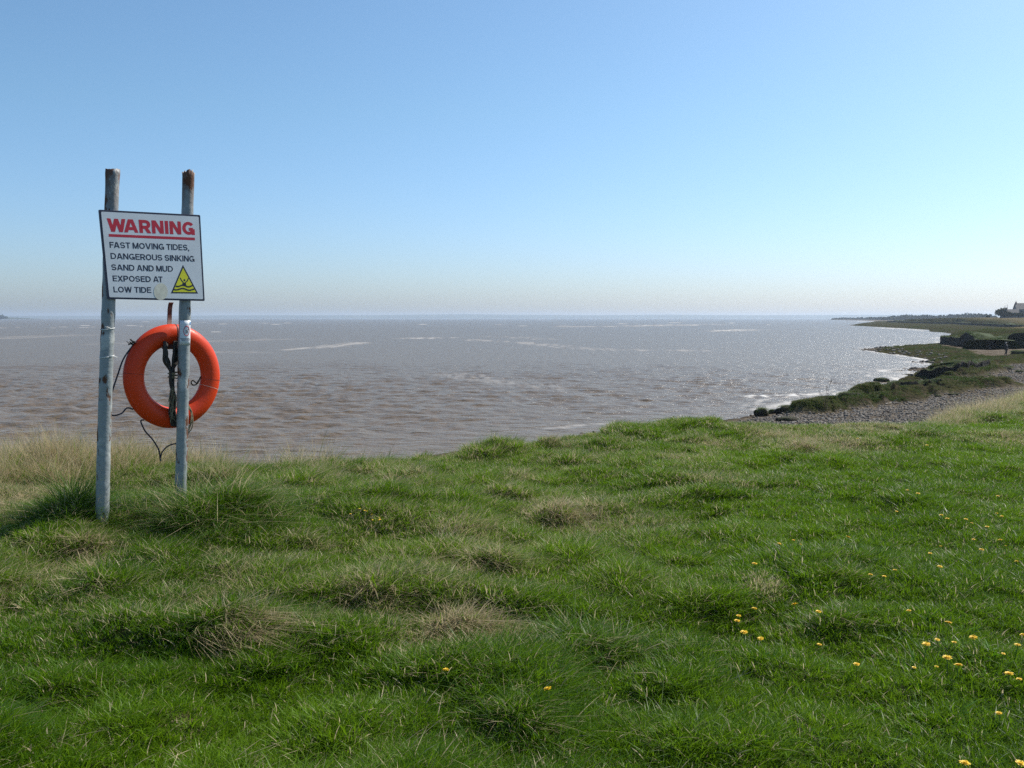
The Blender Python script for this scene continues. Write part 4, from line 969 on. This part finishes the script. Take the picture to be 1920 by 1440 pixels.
cliff('turf_step', plan([(1630, 737), (1670, 737), (1720, 732), (1770, 730)], .45), .3, .34, .5, 'low turf step along the middle green ridge', 61, .15)
CP = np.concatenate(CL); n = len(CP)
scatter('cliff_top_grass', CP+[0, 0, -.02], np.stack([rng.normal(size=n)*.2, rng.normal(size=n)*.2, rng.random(n)*6.3], -1), np.where(np.hypot(CP[:, 0], CP[:, 1]) > 100, 1.1, .55)*(.5+.8*rng.random(n)), rng.integers(0, NV, n), marsh,
        {'tint': rng.random(n), 'dry': np.clip(.15+.4*fbm(CP[:, 0]*.3, CP[:, 1]*.3, 3, 77), 0, 1)}, 'grass along the tops of the earth cliffs', 'grass')
x, y = [], []
for a, b in zip(SP[:24], SP[1:25]):
    m_ = int(np.linalg.norm(b-a)*14); t_ = rng.random(m_); q_ = a+(b-a)*t_[:, None]; w_ = np.clip(np.hypot(*a)*.018, .6, 2.6); x.append(q_[:, 0]+rng.normal(size=m_)*w_*.7); y.append(q_[:, 1]+rng.normal(size=m_)*w_)
x = np.concatenate(x); y = np.concatenate(y); lz, vg, tn_, sc_, sn = land(x, y); k = (sn > -1.6) & (sn < 3.2) & (rng.random(len(x)) < .55*smooth(-.2, .2, fbm(x*.5, y*.4, 3, 611))); x, y, lz = x[k], y[k], lz[k]; n = len(x); print('rocks', n)
scatter('shore_rocks', np.stack([x, y, np.maximum(lz, -.1)+.02], -1), np.stack([rng.normal(size=n)*.3, rng.normal(size=n)*.3, rng.random(n)*6.3], -1), (.05+.15*rng.random(n)**2.5)*np.clip(np.hypot(x, y)/75, .7, 1.6), rng.integers(0, NV, n), stones,
        {'tint': rng.random(n)*.22, 'dry': np.zeros(n)}, 'dark weedy stones along the water line', 'rocks')
M_earth = plain('dark_earth', (.035, .028, .02), .9, .35, 6, .2, .04)
def turf_lump(px, py, w, h, label, z=None):
    p = at_z(px, py, .45)
    lz = max(float(land(np.array([p[0]]), np.array([p[1]]))[0][0]), -.02); p = at_z(px, py, lz); m = p[1]/F; W2, H2 = w*m/2, h*m
    o = empty('turf_lump', (p[0], p[1]+W2*.5, lz-.12)); seed = int(px*7+py)
    me = rock('earth', 1, seed, 3, 1); co = np.array([v.co[:] for v in me.vertices]); co[:, 0] *= W2; co[:, 1] *= W2*.75; co[:, 2] = np.sign(co[:, 2])*np.minimum(np.abs(co[:, 2]), .8)*(H2*.95)
    me.vertices.foreach_set('co', co.ravel()); me.polygons.foreach_set('use_smooth', [True]*len(me.polygons)); link('earth', me, M_earth, o, (0, 0, .1))
    r = np.random.default_rng(seed); n = int(np.clip(700*W2, 180, 1500)); n *= 2; V, Q, T, rn = blades(n, 1, .5, 1, .030, .7, .9, (.15, -.3), 3, r)
    B = V.reshape(-1, 7, 3); roots = B[:, 0, :2].copy(); hb = max(.10, min(.3, H2*.45)); B = B-np.concatenate([np.repeat(roots[:, None], 7, 1), np.zeros((n, 7, 1))], 2)
    B[..., :2] = np.clip(B[..., :2], -1.2, 1.2)*hb; B[..., 2] *= hb
    rr_ = np.hypot(roots[:, 0], roots[:, 1]); zt = .8*H2*np.sqrt(np.clip(1-rr_**4, 0, 1))*.95+.08
    B[..., 0] += (roots[:, 0]*W2*1.02)[:, None]; B[..., 1] += (roots[:, 1]*W2*.78)[:, None]; B[..., 2] += zt[:, None]
    link('grass_cap', npmesh('grass_cap', B.reshape(-1, 3), [Q, T], True, {'rnd': rn}), M_turf, o, (0, 0, 0))
    tag(o, label, 'turf lump', 'turf lumps on the shore')
M_turf = blade_mat('turf_cap', (.026, .062, .008), (.055, .10, .014), (.12, .11, .05), (.2, .17, .09), inst=False, drydef=.12)
turf_lump(1430, 777, 26, 15, 'square turf topped block at the water edge, nearest of all')
turf_lump(1449, 772, 14, 6, 'small dark lump just right of the square block')
turf_lump(1476, 769, 34, 11, 'low turf lump between the square block and the long ridge')
turf_lump(1594, 747, 46, 14, 'domed green lump at the point of the middle ridge')
turf_lump(1655, 716, 26, 9, 'round turf islet standing out in the water')
turf_lump(1690, 721, 46, 8, 'flat dark islet behind the round one, nearer the beach')
turf_lump(1640, 721, 24, 4, 'thin dark islet at the outer end in the water')
turf_lump(1886, 693, 36, 9, 'long dark turf lump alone on the upper pebbles')
turf_lump(1850, 707, 24, 7, 'small turf lump low on the pebbles under the ridge')
turf_lump(1914, 699, 18, 6, 'dark lump on the pebbles by the right edge')
turf_lump(1912, 664, 30, 8, 'dark mound on the mud right of the walking person')
turf_lump(1480, 788, 40, 7, 'low weedy mound on the near beach corner')
turf_lump(1790, 741, 20, 5, 'small turf tuft at the lower rim of the middle ridge')
turf_lump(1760, 744, 14, 5, 'tiny turf tuft left of another on the ridge rim')
# dry weed stalks by the shore
def weeds(px, py, hts, label):
    p = at_z(px, py, .6); z = float(land(np.array([p[0]]), np.array([p[1]]))[0][0]); p = at_z(px, py, z); m = p[1]/F
    o = empty('dead_weed', (p[0], p[1], z)); mb = MB(); r = random.Random(int(px))
    for dx, h in hts:
        mb.tube(bez([(p[0]+r.uniform(-.1, .1), p[1], z-.1), (p[0]+dx*m*.4, p[1], z+h*m*.5), (p[0]+dx*m, p[1]+r.uniform(-.2, .2), z+h*m)], 4), [.009]*5+[.007]*3+[.004], 5)
    mb.build('stalks', M_weed, o, True)
    mb = MB()
    for dx, h in hts[:2]:
        for k in range(10):
            q = Vector((p[0]+dx*m*(.75+.25*r.random())+r.uniform(-.03, .03), p[1]+r.uniform(-.03, .03), z+h*m*(.72+.28*r.random()))); mb.tube([q, q+Vector((r.uniform(-.06, .06), r.uniform(-.06, .06), .07))], [.009, .004], 4)
    mb.build('seed_heads', M_weed, o, True); tag(o, label, 'weed', 'dead weed stalks')
M_weed = plain('dead_stalk', (.13, .085, .06), .8, .3, 20)
weeds(1548, 762, [(10, 52), (2, 38), (-16, 32), (8, 26), (-4, 20)], 'tall thin dead weed stalks on the beach against the water')
weeds(1660, 788, [(6, 18), (-6, 14), (0, 22)], 'short dead weed stalks low on the pebble beach')
mb = MB(); a = at_z(1660, 752, .62); b = at_z(1690, 750, .62)
for q in (a, b): q[2] = float(land(np.array([q[0]]), np.array([q[1]]))[0][0])+.06
mb.tube(bez([a, (a+b)/2+np.array([0, .2, .05]), b], 6), [.03]*4+[.036]*5+[.02]*4, 8)
mb.tube([(a+b)/2+np.array([0, .2, .05]), (a+b)/2+np.array([.3, .1, .3])], [.03, .012], 6)
o = mb.build('driftwood', plain('bleached_wood', (.25, .22, .18), .8, .2, 14), None, True); tag(o, 'pale driftwood branch lying on the pebble beach', 'driftwood')

# ------------------------------------------------------------------ the walker on the beach
def person(px, py, H):
    p = at_z(px, py, .5); z = float(land(np.array([p[0]]), np.array([p[1]]))[0][0]); p = at_z(px, py, z)
    o = empty('person', p); s = H/1.72; T = Matrix.Translation(p)@Matrix.Rotation(R(35), 4, 'Z')@Matrix.Scale(s, 4)
    J = {'pel': (0, 0, .93), 'waist': (0, -.01, 1.08), 'chest': (0, .02, 1.30), 'neck': (0, .02, 1.47), 'head0': (0, 0, 1.56), 'head1': (0, -.01, 1.66),
         'hl': (-.09, 0, .88), 'kl': (-.10, -.14, .50), 'al': (-.10, -.06, .09), 'tl': (-.10, -.24, .045), 'hr': (.09, 0, .88), 'kr': (.10, .05, .49), 'ar': (.10, .24, .12), 'tr': (.10, .10, .035),
         'sl': (-.185, .02, 1.41), 'el': (-.25, .10, 1.15), 'wl': (-.24, -.02, .92), 'dl': (-.23, -.05, .82), 'sr': (.185, .02, 1.41), 'er': (.25, -.02, 1.14), 'wr': (.23, -.17, .95), 'dr': (.22, -.21, .86)}
    rad = dict(pel=.15, waist=.145, chest=.165, neck=.06, head0=.085, head1=.095, hl=.10, kl=.065, al=.045, tl=.04, hr=.10, kr=.065, ar=.045, tr=.04, sl=.075, el=.05, wl=.035, dl=.03, sr=.075, er=.05, wr=.035, dr=.03)
    E = [('pel', 'waist'), ('waist', 'chest'), ('chest', 'neck'), ('neck', 'head0'), ('head0', 'head1'), ('pel', 'hl'), ('hl', 'kl'), ('kl', 'al'), ('al', 'tl'), ('pel', 'hr'), ('hr', 'kr'), ('kr', 'ar'), ('ar', 'tr'),
         ('chest', 'sl'), ('sl', 'el'), ('el', 'wl'), ('wl', 'dl'), ('chest', 'sr'), ('sr', 'er'), ('er', 'wr'), ('wr', 'dr')]
    def skin(name, keys, grow, m):
        ks = [k for k in J if k in keys]; me = bpy.data.meshes.new(name)
        me.from_pydata([J[k] for k in ks], [(ks.index(a), ks.index(b)) for a, b in E if a in keys and b in keys], [])
        ob = bpy.data.objects.new(name, me); COL.objects.link(ob); md = ob.modifiers.new('skin', 'SKIN')
        for i, k in enumerate(ks):
            v = me.skin_vertices[0].data[i]; r = rad[k]*grow; v.radius = (r, r); v.use_root = (k == ks[0])
        sb = ob.modifiers.new('sub', 'SUBSURF'); sb.levels = sb.render_levels = 2
        dg = bpy.context.evaluated_depsgraph_get(); dg.update(); m2 = bpy.data.meshes.new_from_object(ob.evaluated_get(dg)); bpy.data.objects.remove(ob)
        m2.name = name; m2.transform(T); m2.polygons.foreach_set('use_smooth', [True]*len(m2.polygons)); return link(name, m2, m, o)
    skin('body', set(J), 1.0, plain('skin', (.42, .25, .18), .6))
    skin('jacket', {'pel', 'waist', 'chest', 'sl', 'el', 'wl', 'sr', 'er', 'wr'}, 1.18, plain('dark_jacket', (.02, .02, .025), .8))
    skin('trousers', {'pel', 'hl', 'kl', 'al', 'hr', 'kr', 'ar'}, 1.14, plain('dark_trousers', (.025, .025, .03), .85))
    bm = bmesh.new(); bmesh.ops.create_icosphere(bm, subdivisions=2, radius=.112)
    for v in bm.verts: v.co = Vector((v.co.x*.92, v.co.y*1.05+.02, v.co.z*.85+1.665))
    bmesh.ops.delete(bm, geom=[v for v in bm.verts if v.co.y < -.03 and v.co.z < 1.66 or v.co.z < 1.58], context='VERTS')
    me = bpy.data.meshes.new('hair'); bm.to_mesh(me); bm.free(); me.transform(T); link('hair', me, plain('grey_hair', (.45, .42, .38), .8), o)
    tag(o, 'person in dark clothes with pale hair walking on the shore', 'person')
person(1886, 667, 1.68)

# ------------------------------------------------------------------ far trees, house, hills
def m_far(name, a, b):
    m, t, p = mat(name); r = attr(t, 'rnd'); t.links.new(mixc(t, r, a, b), p.inputs['Base Color']); p.inputs['Roughness'].default_value = .9; p.inputs['Specular IOR Level'].default_value = .1; return m
M_far = m_far('far_foliage', (.028, .042, .018), (.06, .08, .03))
def foliage(name, blobs, size, n, parent=None, seed=0, m=None):
    """leaf clumps spread through the volume of ellipsoids (cx,cy,cz,rx,ry,rz)"""
    r = np.random.default_rng(seed); Vs = []; Rs = []
    for cx, cy, cz, rx, ry, rz in blobs:
        u = r.normal(size=(n, 3)); u /= np.linalg.norm(u, axis=1)[:, None]; q = r.random(n)**.4; bump_ = 1+.25*np.sin(u[:, 0]*5+cx)+.2*np.sin(u[:, 2]*7+cy)
        P = np.stack([cx+u[:, 0]*rx*q*bump_, cy+u[:, 1]*ry*q*bump_, cz+u[:, 2]*rz*q*bump_], -1)
        a = r.normal(size=(n, 3)); a /= np.linalg.norm(a, axis=1)[:, None]; b = np.cross(a, r.normal(size=(n, 3))); b /= np.linalg.norm(b, axis=1)[:, None]
        s = size*(.5+r.random(n))[:, None]; Vs.append(np.stack([P-a*s, P+b*s*.8, P+a*s, P-b*s*.8], 1).reshape(-1, 3)); Rs.append(np.repeat(r.random(n), 4))
    V = np.concatenate(Vs); k = np.arange(len(V)//4)*4
    return link(name, npmesh(name, V, [np.stack([k, k+1, k+2, k+3], -1)], False, {'rnd': np.concatenate(Rs)}), m or M_far, parent)
def zland(x, y): return float(max(land(np.array([float(x)]), np.array([float(y)]))[0][0], 0))
r = random.Random(11); B = []
for k in range(150):
    px = r.uniform(1655, 1862); prof = np.interp(px, [1655, 1700, 1735, 1760, 1790, 1825, 1845, 1862], [6, 8.5, 8, 7, 8.5, 11, 9, 5])
    y = np.interp(px, [1655, 1862], [1750, 1350])+r.uniform(-25, 25); x = (px-960)/F*y; z = zland(x, y); h = prof*y/F*r.uniform(.7, 1.15)
    B.append((x, y, z+h*.42, h*r.uniform(.6, 1.3), h*.7, h*.55))
tag(foliage('treeline', B, 1.5, 150, None, 1), 'far off line of dark trees behind the tan field', 'wood', kind='stuff')
B = []
for k in range(46):
    px = r.uniform(1560, 1668); y = np.interp(px, [1560, 1668], [2650, 1850]); x = (px-960)/F*y; h = np.interp(px, [1560, 1578, 1600, 1640, 1668], [1.2, 4, 4.4, 5.5, 7.5])*y/F*r.uniform(.7, 1.1); z = 0.2
    B.append((x, y+r.uniform(0, 40), z+h*.35, h*r.uniform(.8, 1.6), h*.7, h*.5))
tag(foliage('headland_trees', B, 2.0, 130, None, 2), 'low trees on the far point reaching into the water', 'wood', kind='stuff')
M_bark = plain('bark', (.05, .04, .03), .9)
def tree(name, px, py, w, h, y, label, seed, group=None):
    x = (px-960)/F*y; z = zland(x, y); m = y/F; W_, H_ = w*m, h*m; o = empty(name, (x, y, z)); rr = random.Random(seed)
    mb = MB(); mb.tube(bez([(x, y, z-.3), (x+.1, y, z+H_*.25), (x-.1, y, z+H_*.6)], 4), [W_*.045]*5+[W_*.02]*4, 7)
    for k in range(5): mb.tube([(x, y, z+H_*.3), (x+rr.uniform(-.35, .35)*W_, y+rr.uniform(-.3, .3)*W_, z+H_*rr.uniform(.45, .75))], [W_*.025, W_*.008], 5)
    mb.build('trunk', M_bark, o, True)
    bl = [(x+rr.uniform(-.3, .3)*W_, y+rr.uniform(-.3, .3)*W_, z+H_*rr.uniform(.35, .8), W_*rr.uniform(.18, .3), W_*.25, H_*rr.uniform(.14, .22)) for _ in range(11)]
    foliage('crown', bl, .32, 110, o, seed); tag(o, label, 'tree', group)
tree('shore_tree', 1873, 593, 18, 20, 545, 'round tree at the left end of the farm buildings', 21)
tree('garden_bush', 1886, 593, 18, 13, 543, 'dark bush in front of the low wing of the house', 22)
tree('garden_bush', 1906, 593, 24, 11, 540, 'wide dark hedge bush before the tall house', 23)
tree('field_bush', 1850, 593, 6, 4, 600, 'tiny round bush alone on the field ridge', 24)
M_wall = plain('grey_render', (.11, .115, .12), .8); M_roof = plain('slate', (.075, .068, .064), .7, .2, 2); M_brick = plain('brick', (.16, .09, .07), .85)
M_win = plain('window_glass', (.03, .035, .04), .15)
def house(name, px, y, L, D, eave, ridge_, rot, label, chims, wins):
    x = (px-960)/F*y; z = zland(x, y)-.3; o = empty(name, (x, y, z)); M = Matrix.Translation((x, y, z))@Matrix.Rotation(rot, 4, 'Z'); t = lambda a, b, c: M@Vector((a, b, c))
    mb = MB(); mb.add([t(0, 0, 0), t(L, 0, 0), t(L, D, 0), t(0, D, 0), t(0, 0, eave), t(L, 0, eave), t(L, D, eave), t(0, D, eave), t(0, D/2, ridge_-.12), t(L, D/2, ridge_-.12)],
                      [(0, 1, 5, 4), (2, 3, 7, 6), (0, 4, 8, 7, 3), (1, 2, 6, 9, 5), (0, 3, 2, 1)]); mb.build('wall', M_wall, o)
    mb = MB()
    for sgn in (0, 1):
        e = -.35 if sgn == 0 else D+.35; dz = eave-.2
        q = [t(-.25, e, dz), t(L+.25, e, dz), t(L+.25, D/2, ridge_), t(-.25, D/2, ridge_)]; mb.add(q+[v+Vector((0, 0, .2)) for v in q], [(0, 1, 2, 3), (4, 5, 6, 7), (0, 1, 5, 4), (1, 2, 6, 5), (2, 3, 7, 6), (3, 0, 4, 7)])
    rf = mb.build('roof', M_roof, o)
    for cx, w, h, pots in chims:
        mb = MB(); mb.box(t(cx, D/2, ridge_+h/2-.3), M.to_3x3()@Vector((w, 0, 0)), M.to_3x3()@Vector((0, .35, 0)), (0, 0, h/2+.3))
        mb.box(t(cx, D/2, ridge_+h+.04), M.to_3x3()@Vector((w+.07, 0, 0)), M.to_3x3()@Vector((0, .42, 0)), (0, 0, .06))
        for q, ph in pots: mb.tube([t(cx+q, D/2, ridge_+h), t(cx+q, D/2, ridge_+h+ph)], [.12, .09], 8)
        mb.build('chimney', M_brick, o)
    for a, b, w, h in wins:
        mb = MB(); mb.box(t(a, -.02, b), M.to_3x3()@Vector((w/2, 0, 0)), M.to_3x3()@Vector((0, .05, 0)), (0, 0, h/2)); wn = mb.build('window', plain('window_frame', (.6, .6, .6), .6), o)
        mb = MB(); mb.box(t(a, -.05, b), M.to_3x3()@Vector((w/2-.1, 0, 0)), M.to_3x3()@Vector((0, .05, 0)), (0, 0, h/2-.1)); mb.build('pane', M_win, wn)
    tag(o, label, 'house', 'farm buildings on the right skyline'); return o
house('farmhouse', 1903, 560, 17, 8, 5.6, 9.3, R(-15), 'tall grey gabled farmhouse on the skyline at the right edge', [(.5, .35, .9, [(0, .9)]), (16, .45, 1.2, [(-.2, .4), (.2, .4)])], [(3.5, 4.2, 1.1, 1.5), (8, 4.2, 1.1, 1.5), (12.5, 4.2, 1.1, 1.5), (3.5, 1.6, 1.1, 1.6), (12.5, 1.6, 1.1, 1.6)])
house('cottage', 1875, 558, 9.4, 6, 3.2, 5.6, R(-26), 'low cottage wing left of the tall farmhouse', [(1.9, .26, 1.15, [(0, 1.5)]), (3.0, .3, 1.2, [(.15, 1.9)])], [(5, 1.7, 1.0, 1.2), (7.5, 1.7, 1.0, 1.2)])
# left headland and distant hills
def hill(name, px0, px1, y, prof, label, seed, depth, m):
    n = 160; X = np.linspace(px0, px1, n); f = np.interp(np.linspace(0, 1, n), *prof); r_ = np.random.default_rng(seed)
    f = f*(1+.22*fbm(np.linspace(0, 9, n), np.zeros(n), 4, seed)); f = np.maximum(f, .05); V = []
    for j, (k, dy) in enumerate(((-.1, 0), (.45, .18), (.85, .4), (1, .6), (.5, .85), (-.1, 1))):
        yy = y+dy*depth; V.append(np.stack([(X-960)/F*y, np.full(n, yy), np.where(k < 0, -.8, k*f*y/F)], -1))
    V = np.concatenate(V); i = np.arange(n-1); Q = np.concatenate([np.stack([j*n+i, j*n+i+1, (j+1)*n+i+1, (j+1)*n+i], -1) for j in range(5)])
    return tag(link(name, npmesh(name, V, [Q], True), m), label, 'hill', kind='structure')
M_hill = plain('far_hill', (.06, .075, .05), .95, .3, .002)
hill('far_hills', -400, 2400, 8000, ([0, .1, .2, .3, .38, .45, .52, .6, .66, .72, .8, .9, 1], [6, 6, 5.5, 6.5, 6.5, 8, 7, 8, 7, 7.5, 8, 8, 8]), 'faint blue hills across the estuary', 31, 1500, M_hill)
hill('headland', -140, 20, 3600, ([0, .6, .85, .96, 1], [6, 4, 2.5, 1.2, .2]), 'low wooded headland at the left edge', 33, 300, M_hill)
B = []
for k in range(60):
    px = r.uniform(-120, 17); y = 3620+r.uniform(0, 60); h = np.interp(px, [-120, 0, 6, 10, 17], [12, 9.5, 8, 6.5, 4.5])*y/F*r.uniform(.75, 1.1)
    B.append(((px-960)/F*y, y, h*.45, h*r.uniform(.4, .7), h*.6, h*.52))
tag(foliage('headland_wood', B, 2.6, 120, None, 5), 'dark trees on the low headland at the left edge', 'wood', kind='stuff')

# ------------------------------------------------------------------ haze
mb = MB(); mb.box((0, 5200, 24.5), (11000, 0, 0), (0, 5600, 0), (0, 0, 28)); hz = mb.build('haze', None)
m = bpy.data.materials.new('haze_air'); m.use_nodes = True; t = m.node_tree; t.nodes.clear(); out = t.nodes.new('ShaderNodeOutputMaterial'); v = t.nodes.new('ShaderNodeVolumePrincipled')
v.inputs['Color'].default_value = (.72, .84, 1, 1); v.inputs['Density'].default_value = .00012; v.inputs['Anisotropy'].default_value = .3; t.links.new(v.outputs[0], out.inputs['Volume'])
hz.data.materials.append(m); tag(hz, 'thin pale haze over the estuary', 'haze', kind='stuff')
